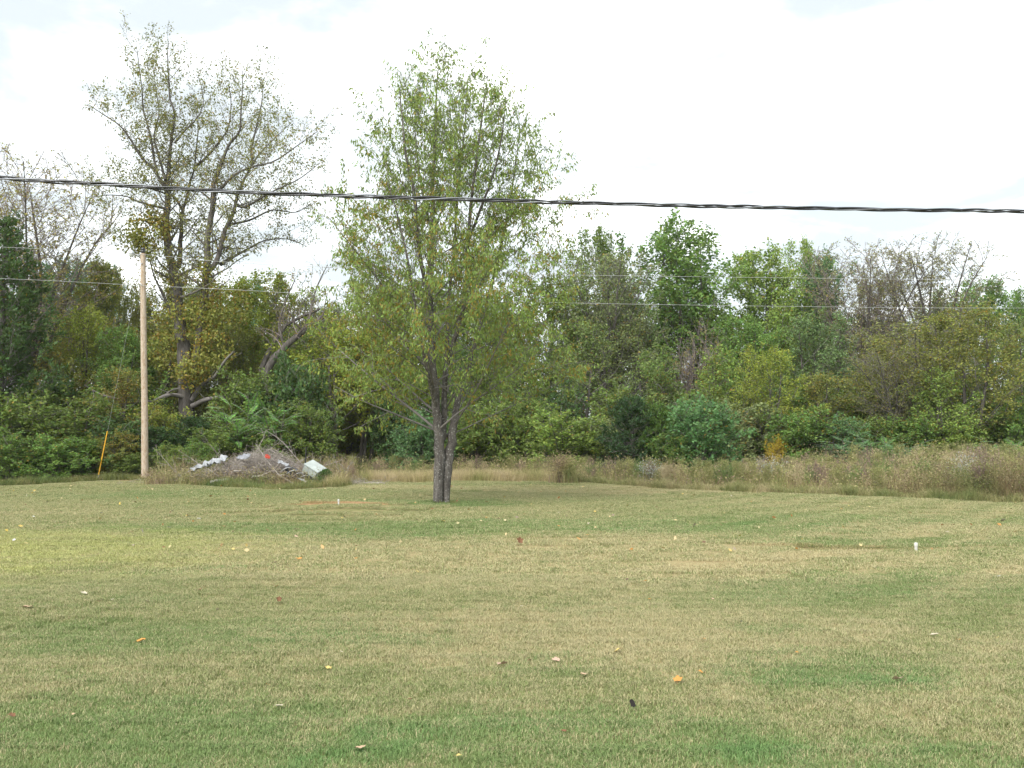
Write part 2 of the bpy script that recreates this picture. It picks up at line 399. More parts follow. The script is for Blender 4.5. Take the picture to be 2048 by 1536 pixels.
def lawn(name, y0, y1, pitch, tiles, label):
    c = bpy.data.collections.new(name + '_tiles')
    for t_ in tiles: c.objects.link(t_)
    P = []
    for yy in np.arange(y0, y1, pitch):
        hw = 0.5 * yy + 2.5
        for xx in np.arange(-hw, hw, pitch):
            x = xx + rng.uniform(-.08, .08) * pitch; y = yy + rng.uniform(-.08, .08) * pitch
            if y < edge_y(x) + 0.4: P.append((x, y, TZ(x, y)))
    n = len(P)
    o = instancer(name, P, rng.integers(0, 4, n) * (math.pi / 2), rng.uniform(0.98, 1.08, n), rng.integers(0, len(tiles), n), c)
    tag(o, label, 'grass', kind='stuff'); return o
near_t = [blade_tile('near_tile', 5600, 0.60, 0.009, 0.027, 0.0036, 10 + i) for i in range(5)]
far_t = [blade_tile('far_tile', 5600, 1.20, 0.010, 0.026, 0.0075, 30 + i) for i in range(4)]
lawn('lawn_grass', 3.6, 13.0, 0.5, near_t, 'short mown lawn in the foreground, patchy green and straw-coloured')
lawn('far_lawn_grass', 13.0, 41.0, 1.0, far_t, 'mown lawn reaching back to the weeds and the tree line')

# ------------------------------------------------------------------ tree generator
class Tree:
    def __init__(s, seed):
        s.r = random.Random(seed); s.np = np.random.default_rng(seed)
        s.stems = []; s.l1 = []; s.l2 = []; s.l3 = []
    def perp(s, d):
        v = Vector((s.r.gauss(0, 1), s.r.gauss(0, 1), s.r.gauss(0, 1))); v = v - d * v.dot(d)
        return v.normalized() if v.length > 1e-6 else Vector((1, 0, 0))
    def march(s, p, d, maxlen, step, env, wander, up):
        pts = [p.copy()]; L = 0
        while L < maxlen:
            d = (d + Vector((s.r.gauss(0, wander), s.r.gauss(0, wander), s.r.gauss(0, wander) + up * step))).normalized()
            p = p + d * step; L += step; pts.append(p)
            if env and not env(p): break
        return pts, L
    def stem(s, pts4):
        s.stems.append([tuple(q) for q in pts4])
    def branch_stems(s, per_m, hb, env, elev, maxlen, up=0.25, wander=0.05, rfrac=0.4, ztop=None, taper_len=0.0, azfun=None):
        for st in s.stems:
            p = np.array(st); d = np.r_[0, np.cumsum(np.linalg.norm(np.diff(p[:, :3], axis=0), axis=1))]
            n = int(d[-1] * per_m); az = s.r.uniform(0, 6.28)
            zt = ztop or p[:, 2].max()
            for k in range(n):
                t = (k + s.r.random()) / n * d[-1]
                q = [np.interp(t, d, p[:, c]) for c in range(4)]
                if q[2] < hb: continue
                f = min(1, max(0, (q[2] - hb) / max(zt - hb, .1)))
                az += 2.4 + s.r.gauss(0, .35); a = azfun(az, q) if azfun else az
                el = math.radians(elev[0] + (elev[1] - elev[0]) * f + s.r.gauss(0, 8))
                dd = Vector((math.cos(a) * math.cos(el), math.sin(a) * math.cos(el), math.sin(el)))
                ml = (maxlen[0] + (maxlen[1] - maxlen[0]) * f) * s.r.uniform(0.65, 1.1)
                pts, L = s.march(Vector(q[:3]), dd, ml, max(0.15, ml / 9), env, wander, up)
                if L > 0.2: s.l1.append((pts, L, min(q[3] * 0.7, max(0.008, q[3] * rfrac * s.r.uniform(.7, 1.1)))))
            # leader tip
            tip = [Vector(st[-2][:3]), Vector(st[-1][:3])]
            s.l1.append((tip, (tip[1] - tip[0]).length, st[-1][3]))
    def split(s, src, spacing, ang, lenf, lmin, lmax, env, up, wander, start=0.2, droop=0.0):
        out = []
        for pts, L, r0 in src:
            p = [Vector(q) for q in pts]; n = len(p) - 1; seg = L / n
            t = start * L + s.r.random() * spacing
            while t < L:
                i = min(int(t / seg), n - 1); f = t / seg - i
                q = p[i].lerp(p[i + 1], f); d = (p[i + 1] - p[i]).normalized()
                a = math.radians(ang + s.r.gauss(0, 12)); dd = d * math.cos(a) + s.perp(d) * math.sin(a)
                ml = min(lmax, max(lmin, lenf * (L - t * 0.6))) * s.r.uniform(.6, 1.15)
                c, cl = s.march(q, dd, ml, ml / 3, env, wander, up - droop)
                out.append((c, cl, max(0.004, r0 * (1 - 0.7 * t / L) * 0.5)))
                t += spacing * s.r.uniform(.6, 1.4)
        return out
    def wood(s, rmin=0.004, stem_k=10, k1=5):
        A, B = QB(), QB()
        for st in s.stems:
            n = max(6, len(st) * 3); q = smooth_line(st, n)
            q[:, :3] += s.np.normal(0, 0.12, (n, 3)) * np.minimum(q[:, 3:4], 0.15) * np.array([[1, 1, 0]])
            A.add(*tubes(q[None, :, :3], np.maximum(q[None, :, 3], .005), stem_k))
        if s.l1:
            P = np.array([resample(p, 7) for p, L, r in s.l1]); R = np.array([[r] for p, L, r in s.l1]) * np.linspace(1, 0.22, 7)[None]
            B.add(*tubes(P, np.maximum(R, rmin), k1))
        if s.l2:
            P = np.array([resample(p, 4) for p, L, r in s.l2]); R = np.array([[r] for p, L, r in s.l2]) * np.linspace(1, 0.35, 4)[None]
            B.add(*tubes(P, np.maximum(R, rmin * 0.8), 3))
        if s.l3:
            P = np.array([resample(p, 2) for p, L, r in s.l3]); R = np.array([[r] for p, L, r in s.l3]) * np.linspace(1, 0.4, 2)[None]
            B.add(*tubes(P, np.maximum(R, rmin * 0.6), 3))
        return A, B
    def leaves(s, src, per, LL, WW, spread=0.04, droop=0.3, upn=0.6, along=0.35, t0=0.1, keep=None):
        P = np.array([resample(p, 3) for p, L, r in src]); M = len(P)
        if keep is not None: P = P[keep(P[:, 1])]; M = len(P)
        n = M * per; k = np.repeat(np.arange(M), per); t = s.np.uniform(t0, 1.08, n) * 2
        i = np.minimum(t.astype(int), 1); f = (t - i)[:, None]
        a = P[k, i]; b = P[k, i + 1]; pos = a + (b - a) * f + s.np.normal(0, spread, (n, 3))
        td = norm(b - a)
        d = norm(td * along + s.np.normal(0, 0.6, (n, 3)) + np.array([[0, 0, -droop]]))
        nr = norm(s.np.normal(0, 0.7, (n, 3)) + np.array([[0, 0, upn]]))
        sd_ = norm(np.cross(d, nr)); sz = s.np.uniform(0.6, 1.3, n)[:, None]
        L, Wd = LL * sz, WW * sz * s.np.uniform(.8, 1.15, n)[:, None]
        mid = pos + d * L * 0.45
        V = np.stack([pos, mid + sd_ * Wd / 2, pos + d * L, mid - sd_ * Wd / 2], 1).reshape(-1, 3)
        F = np.arange(n * 4).reshape(n, 4)
        q = QB(); q.add(V, F); return q
def lobed_env(seed, R, z0, z1, prof, lob=0.22, cx=0.0, cy=0.0):
    r = random.Random(seed); ph = [(r.uniform(0, 6.28), r.choice([2, 3, 4, 5]), r.uniform(.6, 1.6), r.uniform(0, 6.28)) for _ in range(5)]
    def env(p):
        t = (p.z - z0) / (z1 - z0)
        if t > 1.0: return False
        x, y = p.x - cx, p.y - cy; a = math.atan2(y, x)
        l = 1 + lob * sum(math.sin(k * a + o) * math.sin(w * p.z + o2) for o, k, w, o2 in ph) / 1.6
        return math.hypot(x, y) < R * prof(max(t, 0.0)) * l
    return env
P_ROUND = lambda t: max(0.08, (1 - (2 * min(t, 1) - 1) ** 2)) ** 0.5
P_EGG = lambda t: (0.55 + 0.45 * min(1, t * 3.2)) * max(0.03, 1 - max(0, (t - 0.3) / 0.7) ** 2.2) ** 0.6
P_CONE = lambda t: max(0.04, (1 - t)) ** 0.75 * (0.75 + 0.25 * min(1, t * 5))
P_VASE = lambda t: 0.35 + 0.65 * min(1, t / 0.65) if t < 0.8 else max(0.1, 1 - (t - 0.8) / 0.2 * 0.6)
P_DOME = lambda t: max(0.1, 1 - t * t) ** 0.5

PROTO = {}
def finish(key, T, leaf_qb, bark=M_BARK, twig=M_TWIG, stem_k=9, rmin=0.005):
    A, B = T.wood(rmin=rmin, stem_k=stem_k)
    v = leaf_qb.verts() if leaf_qb else B.verts()
    H = np.percentile(v[:, 2], 99.7); Wd = np.percentile(v[:, 0], 98.5) - np.percentile(v[:, 0], 1.5); Wy = np.percentile(v[:, 1], 98.5) - np.percentile(v[:, 1], 1.5)
    PROTO[key] = (A.mesh(key + '_trunk', bark, True), B.mesh(key + '_branches', twig, True),
                  leaf_qb.mesh(key + '_crown', M_FOL) if leaf_qb else None, float(H), float((Wd + Wy) / 2))
def proto_broad(key, seed, H=10.0, R=3.0, hb=2.0, prof=P_EGG, per_m=6.5, leaf=(0.135, 0.082), per=16, nst=1, elev=(25, 60), sp2=0.31, sp3=0.24, lob=0.25, up=0.2, twig=M_TWIG, spread=0.09, droop=.35):
    T = Tree(seed); r = T.r; env = lobed_env(seed, R, hb, H, prof, lob)
    for k in range(nst):
        ax, ay = r.uniform(-.5, .5) + (k - (nst - 1) / 2) * 0.7, r.uniform(-.6, .6); r0 = 0.11 / math.sqrt(nst) + 0.025
        T.stem([(0.12 * k, 0, -0.1, r0 * 1.35), (ax * .15 + 0.12 * k, ay * .1, H * .1, r0), (ax * .5, ay * .4, H * .33, r0 * .8), (ax * .9 + r.uniform(-.2, .2), ay * .8, H * .6, r0 * .5), (ax + r.uniform(-.2, .2), ay, H * .9, r0 * .15)])
    T.branch_stems(per_m / nst, hb, env, elev, (R * 1.5, R * .8), up=up, wander=.10)
    T.l2 = T.split(T.l1, sp2, 45, .42, .45, 1.5, env, .12, .12, .22)
    T.l3 = T.split(T.l2, sp3, 48, .5, .3, .7, None, .05, .12, .1)
    lv = T.leaves(T.l3 + T.l2, per, *leaf, spread=spread, droop=droop)
    finish(key, T, lv, twig=twig)
def proto_shrub(key, seed, H=3.0, R=1.5, leaf=(0.086, 0.052), per=16, nst=9, prof=P_DOME, lob=.3, upn=.6, droop=.2, sp3=.2):
    T = Tree(seed); r = T.r; env = lobed_env(seed, R, 0.0, H, prof, lob)
    for k in range(nst):
        a = k * 2.4 + r.uniform(-.3, .3); s = R * r.uniform(.15, .75); h = H * r.uniform(.72, .93) * (1 - 0.35 * (s / R) ** 2)
        T.stem([(0.08 * math.cos(a), .08 * math.sin(a), -.05, .022), (s * .4 * math.cos(a), s * .4 * math.sin(a), h * .4, .016), (s * math.cos(a), s * math.sin(a), h, .005)])
    T.branch_stems(4.6, 0.12, env, (5, 55), (R * .9, R * .45), up=.25, wander=.14)
    T.l2 = T.split(T.l1, .22, 48, .5, .25, .7, env, .1, .12, .1)
    T.l3 = T.split(T.l2, sp3, 48, .55, .16, .34, None, .05, .1, .1)
    lv = T.leaves(T.l3 + T.l2, per, *leaf, spread=.045, droop=droop, upn=upn)
    finish(key, T, lv, stem_k=5)
def proto_cedar(key, seed, H=8.0, R=1.8, hb=0.15, per=11, prof=P_CONE, elev=(18, 55), pm=17):
    T = Tree(seed); env = lobed_env(seed, R, hb, H, prof, .28)
    T.stem([(0, 0, -.1, .16), (0.05, 0, H * .3, .11), (0, .06, H * .65, .06), (0, 0, H * .98, .012)])
    T.branch_stems(pm, hb, env, elev, (R * 1.2, R * .5), up=.35 if elev[0] > 0 else .12, wander=.08, rfrac=.25)
    T.l2 = T.split(T.l1, .26, 42, .45, .25, .8, env, .35, .1, .15)
    T.l3 = T.split(T.l2, .15, 38, .5, .14, .3, None, .3, .08, .1)
    lv = T.leaves(T.l3 + T.l2, per, .12, .05, spread=.05, droop=-.45, upn=.2, along=.7)
    finish(key, T, lv)
def proto_sparse(key, seed, H=10.0, R=3.0, hb=3.0, per=3, leaf=(.075, .042), twig=M_TWIG, prof=P_VASE, forks=6, thin=1.1):
    T = Tree(seed); r = T.r; env = lobed_env(seed, R, hb * .6, H, prof, .15)
    fork = H * r.uniform(.28, .36)
    T.stem([(0, 0, -.1, .15), (0.05, .02, fork * .5, .11), (.1, .05, fork, .09), (.1 + r.uniform(-.3, .3), .1, H * .6, .045), (.2, 0, H * .9, .010)])
    for k in range(forks):
        a = k * 2 * math.pi / forks + r.uniform(-.4, .4); s = R * r.uniform(.45, .8); b0 = fork * r.uniform(.8, 1.35)
        T.stem([(.1, .05, b0, .055), (.1 + s * .35 * math.cos(a), .05 + s * .35 * math.sin(a), b0 + (H - b0) * .35, .040), (s * .7 * math.cos(a), s * .7 * math.sin(a), b0 + (H - b0) * .65, .022), (s * math.cos(a), s * math.sin(a), H * r.uniform(.84, .96), .009)])
    T.branch_stems(3.0, hb, env, (28, 62), (R * .9, R * .6), up=.2, wander=.11)
    T.l2 = T.split(T.l1, .27 / thin, 42, .5, .4, 1.2, env, .15, .12, .12)
    T.l3 = T.split(T.l2, .19 / thin, 42, .55, .25, .6, None, .1, .12, .05)
    lv = T.leaves(T.l3, per, *leaf, spread=.03, droop=.3)
    finish(key, T, lv, twig=twig, rmin=.008)
def proto_bare(key, seed, H=4.0, R=1.3, per=2, twig=M_TWIGP):
    T = Tree(seed); r = T.r; env = lobed_env(seed, R, 0, H, P_EGG, .2)
    for k in range(10):
        a = k * 2.4; s = R * r.uniform(.15, .7); h = H * r.uniform(.6, .95)
        T.stem([(.1 * math.cos(a), .1 * math.sin(a), -.05, .03), (s * .5 * math.cos(a), s * .5 * math.sin(a), h * .5, .02), (s * math.cos(a), s * math.sin(a), h, .006)])
    T.branch_stems(3.4, .3, env, (30, 65), (R * .8, R * .6), up=.25, wander=.13)
    T.l2 = T.split(T.l1, .2, 45, .55, .3, .8, env, .15, .13, .1)
    T.l3 = T.split(T.l2, .13, 45, .6, .2, .45, None, .1, .13, .05)
    lv = T.leaves(T.l3, per, .06, .035, spread=.03)
    finish(key, T, lv, twig=twig, stem_k=5, rmin=.006)
def proto_sumac(key, seed, H=2.2):
    T = Tree(seed); r = T.r; V = []; n_l = QB()
    for k in range(5):
        a = k * 2.5; s = r.uniform(.2, .6); h = H * r.uniform(.6, .85)
        T.stem([(.05 * math.cos(a), .05 * math.sin(a), -.05, .018), (s * .5 * math.cos(a), s * .5 * math.sin(a), h * .55, .014), (s * math.cos(a), s * math.sin(a), h, .008)])
        for j in range(13):
            f = r.uniform(.45, 1.0); b = r.uniform(0, 6.28); st = np.array(T.stems[-1])
            q = Vector([np.interp(f, [0, .5, 1], st[:, c]) for c in range(3)]); el = r.uniform(.35, .95)
            d = Vector((math.cos(b) * math.cos(el), math.sin(b) * math.cos(el), math.sin(el)))
            pts, L = T.march(q, d, r.uniform(.45, .75), .1, None, .03, -1.0)
            T.l1.append((pts, L, .005))
            P = resample(pts, 11); tn = norm(np.gradient(P, axis=0)); side = norm(np.cross(tn, np.array([[0, 0, 1.0]]))); upv = np.cross(side, tn)
            for sg in (-1, 1):
                for i in range(2, 11):
                    ll = .15 * (1 - abs(i - 5.5) / 9); dd = norm((side[i] * sg + tn[i] * .35 - np.array([0, 0, .25]))[None])[0]; w = norm(np.cross(dd, upv[i])[None])[0] * ll * .16
                    m_ = P[i] + dd * ll * .45
                    n_l.add([P[i], m_ + w, P[i] + dd * ll, m_ - w], [[0, 1, 2, 3]])
    finish(key, T, n_l, stem_k=5)

proto_broad('broad_a', 1); proto_broad('broad_b', 2, R=3.4, prof=P_ROUND, nst=2, hb=2.4)
proto_broad('broad_c', 3, H=11, R=2.9, hb=3.2, lob=.45, per_m=6.0, per=15, nst=3, elev=(40, 70))
proto_broad('fine_a', 4, H=8, R=2.9, hb=1.0, leaf=(.10, .062), per=13, nst=3, sp2=.28, sp3=.20, elev=(35, 65), spread=.06)
proto_broad('fine_b', 5, H=8, R=2.6, hb=1.3, leaf=(.105, .065), per=11, nst=2, sp2=.28, sp3=.20, lob=.4, elev=(40, 70), spread=.06)
proto_broad('loose_a', 6, H=8, R=2.6, hb=1.8, leaf=(.15, .09), per=9, nst=2, lob=.45, per_m=5.4)
proto_shrub('shrub_a', 11); proto_shrub('shrub_b', 12, H=2.6, R=1.6, leaf=(.10, .058), per=13)
proto_shrub('shrub_c', 13, H=3.2, R=1.3, leaf=(.078, .048), per=15, prof=P_EGG)
proto_cedar('cedar_a', 21, R=2.3, per=12); proto_cedar('cedar_b', 22, H=3.2, R=1.25, hb=.05, prof=P_DOME, per=14, elev=(-12, 50), pm=34)
proto_sparse('sparse_a', 31, twig=M_TWIGP, per=4); proto_sparse('sparse_b', 32, R=2.6, per=5, forks=5)
proto_sparse('grey_a', 33, H=9, R=3.0, hb=1.6, per=8, leaf=(.09, .055), prof=P_ROUND, forks=5, thin=1.1)
proto_bare('bare_a', 41); proto_bare('bare_b', 42, H=5, R=1.6, per=4, twig=M_TWIG)
proto_sumac('sumac_a', 51)

PR = random.Random(77)
def place(key, px, top, width, D, col, aut, name, label, cat, group, flip=None, dark_trunk=None):
    tr, br, cr, H, Wn = PROTO[key]
    b = W(px, 900, D); x, y = b.x, D; z = TZ(x, y)
    h = W(px, top, D).z - z; sz = h / H
    sx = (width / PPM(D)) / Wn; sx = min(max(sx, sz * .5), sz * 1.9)
    e_ = empty(name, (x, y, z), flip if flip is not None else PR.uniform(0, 6.28)); e_.scale = (sx, sx, sz)
    link('trunk', tr, e_); tag(link('branches', br, e_), kind='stuff' if key == 'sumac_a' else None)
    if cr:
        c = link('crown', cr, e_); c.color = (*col, aut * .7)
    tag(e_, label, cat, group); return e_

# leaf colours (linear)
DKG = (0.050, 0.092, 0.030); MDG = (0.098, 0.140, 0.033); GRN = (0.100, 0.168, 0.040); BLG = (0.080, 0.150, 0.060)
YGR = (0.172, 0.205, 0.034); LGR = (0.150, 0.212, 0.047); OLV = (0.145, 0.158, 0.038); BRN = (0.17, 0.15, 0.055); GRY = (0.135, 0.165, 0.066)
CED = (0.040, 0.075, 0.024); YEL = (0.38, 0.27, 0.03); ORG = (0.23, 0.145, 0.032)
exec_rows = []
def T_(*a): exec_rows.append(a)
# --- left edge to the pole
TL = 'trees of the wood beyond the pole'; SL = 'bushes at the foot of the wood behind the pole'
T_('cedar_a', 0, 440, 250, 42.5, CED, .03, 'cedar_tree', 'tall dark evergreen cutting the left border of the photo', 'tree', TL)
T_('sparse_a', 62, 318, 300, 47.5, (0.21, .19, .06), .25, 'sparse_tree', 'thinly leaved tree with purplish branches above the dark evergreen', 'tree', TL)
T_('broad_b', 182, 522, 170, 50, OLV, .05, 'broadleaf_tree', 'olive round-topped tree just left of the pole top', 'tree', TL)
T_('fine_a', 160, 612, 190, 46.5, YGR, .06, 'broadleaf_tree', 'pale yellow-green small tree between the dark evergreen and the pole', 'tree', TL)
T_('broad_a', 238, 655, 150, 45, GRN, .03, 'broadleaf_tree', 'fresh green small tree touching the middle of the pole on its left', 'tree', TL)
T_('fine_b', 118, 688, 160, 43.6, OLV, .42, 'broadleaf_tree', 'small tree with orange-tinged leaves below the pale yellow-green one', 'tree', TL)
T_('fine_b', 232, 735, 170, 42.6, OLV, .50, 'broadleaf_tree', 'orange-brown small tree left of the pole at half its height', 'tree', TL)
T_('shrub_a', -50, 770, 190, 41.5, DKG, .03, 'shrub', 'dark bush in the lower left corner of the wood', 'shrub', SL)
T_('shrub_b', 60, 775, 200, 41.2, MDG, .03, 'shrub', 'deep green bush below the dark evergreen', 'shrub', SL)
T_('shrub_c', 150, 785, 190, 40.8, MDG, .08, 'shrub', 'tall green bush under the orange-tinged tree', 'shrub', SL)
T_('shrub_a', 235, 835, 130, 40.6, DKG, .08, 'shrub', 'dark bush close behind the yellow guy marker', 'shrub', SL)
T_('shrub_c', 20, 860, 150, 38.6, GRN, .10, 'shrub', 'low green bush at the lawn edge by the left border', 'shrub', SL)
T_('shrub_b', 120, 870, 150, 38.8, GRN, .10, 'shrub', 'low leafy bush at the lawn edge left of the yellow marker', 'shrub', SL)
T_('shrub_c', 232, 858, 80, 39.6, OLV, .65, 'shrub', 'small orange-leaved bush between yellow marker and pole', 'shrub', SL)
T_('shrub_a', 262, 905, 90, 39.4, MDG, .05, 'shrub', 'knee-high green bush at the foot of the pole', 'shrub', SL)
T_('cedar_b', 315, 855, 130, 40.6, (0.03, .062, .022), 0, 'cedar_shrub', 'dark evergreen bush right behind the foot of the pole', 'shrub', SL)
T_('cedar_b', 385, 835, 120, 41.6, (0.03, .062, .022), 0, 'cedar_shrub', 'dark evergreen bush hiding the foot of the big forked tree', 'shrub', SL)
T_('shrub_c', 322, 800, 110, 42.4, YGR, .10, 'shrub', 'yellowish bush just right of the pole below the dead limb', 'shrub', SL)
T_('broad_a', 318, 640, 180, 47.2, OLV, .15, 'broadleaf_tree', 'olive tree behind the middle of the pole', 'tree', TL)
T_('broad_b', 332, 542, 150, 51.5, (0.14, .15, .036), .25, 'broadleaf_tree', 'olive and gold tree filling the gap between pole and forked trunks', 'tree', TL)
T_('fine_a', 262, 560, 120, 52.5, OLV, .2, 'broadleaf_tree', 'olive tree top showing just left behind the pole', 'tree', TL)
T_('fine_b', 392, 575, 120, 50, YGR, .15, 'broadleaf_tree', 'yellowish tree showing between the two main forked trunks', 'tree', TL)
# --- around the big forked tree
TM = 'trees of the wood behind the brush pile'; SM = 'bushes behind the brush pile'
T_('broad_b', 448, 560, 190, 51, YGR, .05, 'broadleaf_tree', 'yellow-green tree seen between the limbs of the big forked tree', 'tree', TM)
T_('broad_a', 535, 545, 190, 52, YGR, .08, 'broadleaf_tree', 'yellow-green tree right of the big forked tree', 'tree', TM)
T_('bare_b', 612, 560, 150, 50, OLV, .25, 'sparse_tree', 'twiggy thin-topped tree over the two leaning trunks', 'tree', TM)
T_('fine_a', 455, 655, 170, 48, OLV, .18, 'broadleaf_tree', 'olive small tree right of the forked trunk', 'tree', TM)
T_('fine_a', 575, 655, 170, 48.5, LGR, .05, 'broadleaf_tree', 'light green small tree under the leaning trunks', 'tree', TM)
T_('shrub_a', 520, 735, 170, 43.6, MDG, .02, 'shrub', 'deep green bush right of the broken limb', 'shrub', SM)
T_('shrub_b', 588, 715, 150, 43, DKG, .02, 'shrub', 'dark glossy bush above the grey appliance', 'shrub', SM)
T_('shrub_c', 615, 790, 120, 41.8, MDG, .03, 'shrub', 'green bush directly behind the grey appliance', 'shrub', SM)
T_('shrub_a', 440, 850, 150, 41.0, MDG, .05, 'shrub', 'green bush behind the white sheeting', 'shrub', SM)
T_('shrub_b', 530, 845, 140, 41.2, MDG, .05, 'shrub', 'green bush behind the red scrap', 'shrub', SM)
T_('sumac_a', 478, 792, 100, 40.6, (0.13, .27, .065), 0, 'sapling', 'bright green fern-leaved sapling behind the white sheeting', 'sapling', SM)
T_('sumac_a', 552, 800, 100, 40.9, (0.115, .24, .06), 0, 'sapling', 'fern-leaved sapling behind the red scrap', 'sapling', SM)
T_('sumac_a', 520, 770, 90, 42.2, (0.12, .25, .06), 0, 'sapling', 'taller fern-leaved sapling between the other two', 'sapling', SM)
T_('shrub_c', 345, 885, 70, 39.4, LGR, .05, 'shrub', 'small bright bush left end of the brush pile', 'shrub', SM)
T_('shrub_c', 402, 880, 70, 39.2, GRN, .05, 'shrub', 'small green bush over the left end of the brush pile', 'shrub', SM)
# --- gap with visible trunks, behind the lawn tree
TG = 'trees behind the lawn tree'; SG = 'bushes behind the lawn tree'
T_('loose_a', 672, 630, 190, 46, YGR, .05, 'broadleaf_tree', 'bright yellow-green tree with dark trunk right of the brush pile', 'tree', TG)
T_('broad_c', 735, 655, 170, 47.5, YGR, .10, 'broadleaf_tree', 'yellow-green tree with bare dark lower trunks left of the lawn tree', 'tree', TG)
T_('broad_c', 775, 570, 200, 51, OLV, .15, 'broadleaf_tree', 'olive tree showing over the left side of the lawn tree', 'tree', TG)
T_('bare_b', 690, 585, 130, 53, OLV, .35, 'sparse_tree', 'twiggy brownish tree top left of the lawn tree', 'tree', TG)
T_('broad_a', 860, 560, 210, 53, MDG, .06, 'broadleaf_tree', 'mid-green tree straight behind the lawn tree stem', 'tree', TG)
T_('broad_b', 975, 585, 230, 52, MDG, .06, 'broadleaf_tree', 'green tree behind the right half of the lawn tree', 'tree', TG)
T_('broad_a', 1085, 560, 190, 54, MDG, .10, 'broadleaf_tree', 'green tree behind the outer right twigs of the lawn tree', 'tree', TG)
T_('shrub_a', 800, 800, 120, 46.5, DKG, .02, 'shrub', 'dark bush left of the lawn tree trunk', 'shrub', SG)
T_('shrub_b', 850, 825, 120, 44, BLG, .02, 'shrub', 'bluish green bush just left of the lawn tree trunk', 'shrub', SG)
T_('shrub_a', 950, 800, 150, 44.5, MDG, .03, 'shrub', 'green bush right of the lawn tree trunk', 'shrub', SG)
T_('shrub_b', 1040, 790, 150, 45, MDG, .05, 'shrub', 'green bush behind the low right twigs of the lawn tree', 'shrub', SG)
T_('fine_b', 905, 690, 190, 47.5, DKG, .08, 'broadleaf_tree', 'dark small tree behind the lawn tree stem', 'tree', TG)
T_('fine_a', 1020, 690, 180, 48, MDG, .08, 'broadleaf_tree', 'dull green small tree behind the lower right crown of the lawn tree', 'tree', TG)
T_('shrub_c', 1128, 815, 160, 42.5, LGR, .03, 'shrub', 'light green bush behind the old stump', 'shrub', SG)
T_('shrub_a', 1195, 835, 110, 43.5, GRY, .08, 'shrub', 'grey-green bush left of the dark evergreen pair', 'shrub', SG)
# --- right half
TR = 'trees of the wood behind the tall weeds'; SR = 'bushes behind the tall weeds'
T_('broad_a', 1190, 458, 160, 60, MDG, .02, 'broadleaf_tree', 'dark green tree top right next to the lawn tree', 'tree', TR)
T_('grey_a', 1215, 505, 190, 54, GRY, .10, 'sparse_tree', 'grey-green hazy twiggy tree right of the lawn tree', 'tree', TR)
T_('fine_b', 1160, 640, 190, 50, (0.115, .155, .05), .06, 'sparse_tree', 'dull twiggy tree below the grey hazy one', 'tree', TR)
T_('broad_c', 1352, 440, 235, 58, GRN, .03, 'broadleaf_tree', 'tallest green tree right of the lawn tree, sky showing through it', 'tree', TR)
T_('fine_b', 1290, 640, 180, 52.5, (0.13, .16, .06), .08, 'sparse_tree', 'greyish twiggy tree at the foot of the tallest green tree', 'tree', TR)
T_('bare_a', 1398, 650, 100, 50.5, BRN, .3, 'bare_shrub', 'purplish brown leafless thicket under the tallest green tree', 'shrub', TR)
T_('loose_a', 1320, 690, 130, 48.5, (0.105, .155, .042), .1, 'broadleaf_tree', 'loose green small tree left of the purplish thicket', 'shrub', TR)
T_('broad_b', 1530, 500, 220, 60, LGR, .04, 'broadleaf_tree', 'light green tree right of the tallest one', 'tree', TR)
T_('broad_a', 1605, 482, 130, 63, LGR, .03, 'broadleaf_tree', 'slender light green top behind the light green tree', 'tree', TR)
T_('broad_c', 1655, 508, 130, 62, BLG, .02, 'broadleaf_tree', 'bluish green tree left of the two bare tops', 'tree', TR)
T_('broad_a', 1490, 635, 170, 53, GRN, .04, 'broadleaf_tree', 'fresh green tree under the light green one', 'tree', TR)
T_('loose_a', 1440, 690, 120, 48, LGR, .15, 'broadleaf_tree', 'loose light green small tree right of the leafless thicket', 'tree', TR)
T_('fine_a', 1535, 690, 160, 46.5, YGR, .04, 'broadleaf_tree', 'pale yellow-green small tree above the yellow bush', 'tree', TR)
T_('fine_a', 1640, 625, 190, 55, (0.105, .16, .06), .04, 'sparse_tree', 'hazy bluish tree below the bluish green one', 'tree', TR)
T_('fine_b', 1650, 745, 170, 47.5, OLV, .25, 'broadleaf_tree', 'olive small tree with brownish leaves below the hazy bluish one', 'tree', TR)
T_('sparse_a', 1742, 485, 230, 58, (0.19, .185, .085), .15, 'sparse_tree', 'nearly bare tree, left one of the two against the sky', 'tree', TR)
T_('sparse_b', 1862, 478, 220, 57, (0.19, .185, .09), .15, 'sparse_tree', 'nearly bare tree, right one of the two against the sky', 'tree', TR)
T_('fine_a', 1757, 545, 130, 61, (0.10, .115, .03), .12, 'broadleaf_tree', 'dark olive clump behind the left bare tree', 'tree', TR)
T_('broad_b', 1965, 558, 170, 63, GRN, .02, 'broadleaf_tree', 'green tree behind the olive one near the right border', 'tree', TR)
T_('broad_a', 2055, 580, 150, 62, GRN, .02, 'broadleaf_tree', 'dark green tree at the right border', 'tree', TR)
T_('broad_a', 1895, 580, 130, 64, MDG, .05, 'broadleaf_tree', 'green tree behind the right bare tree', 'tree', TR)
T_('fine_a', 1945, 610, 250, 46, OLV, .10, 'broadleaf_tree', 'large olive tree with several stems above the tall right weeds', 'tree', TR)
T_('grey_a', 1830, 640, 200, 50, (0.16, .175, .055), .12, 'sparse_tree', 'grey twiggy tree left of the large olive one', 'tree', TR)
T_('fine_b', 1752, 675, 180, 48.5, OLV, .18, 'broadleaf_tree', 'olive small tree below the left bare tree', 'tree', TR)
T_('loose_a', 1888, 735, 130, 45, LGR, .03, 'broadleaf_tree', 'light green small tree left of the olive stems', 'tree', TR)
T_('sparse_b', 1790, 690, 150, 46.5, OLV, .3, 'sparse_tree', 'thin dark-stemmed tree over the fern-leaved saplings', 'tree', TR)
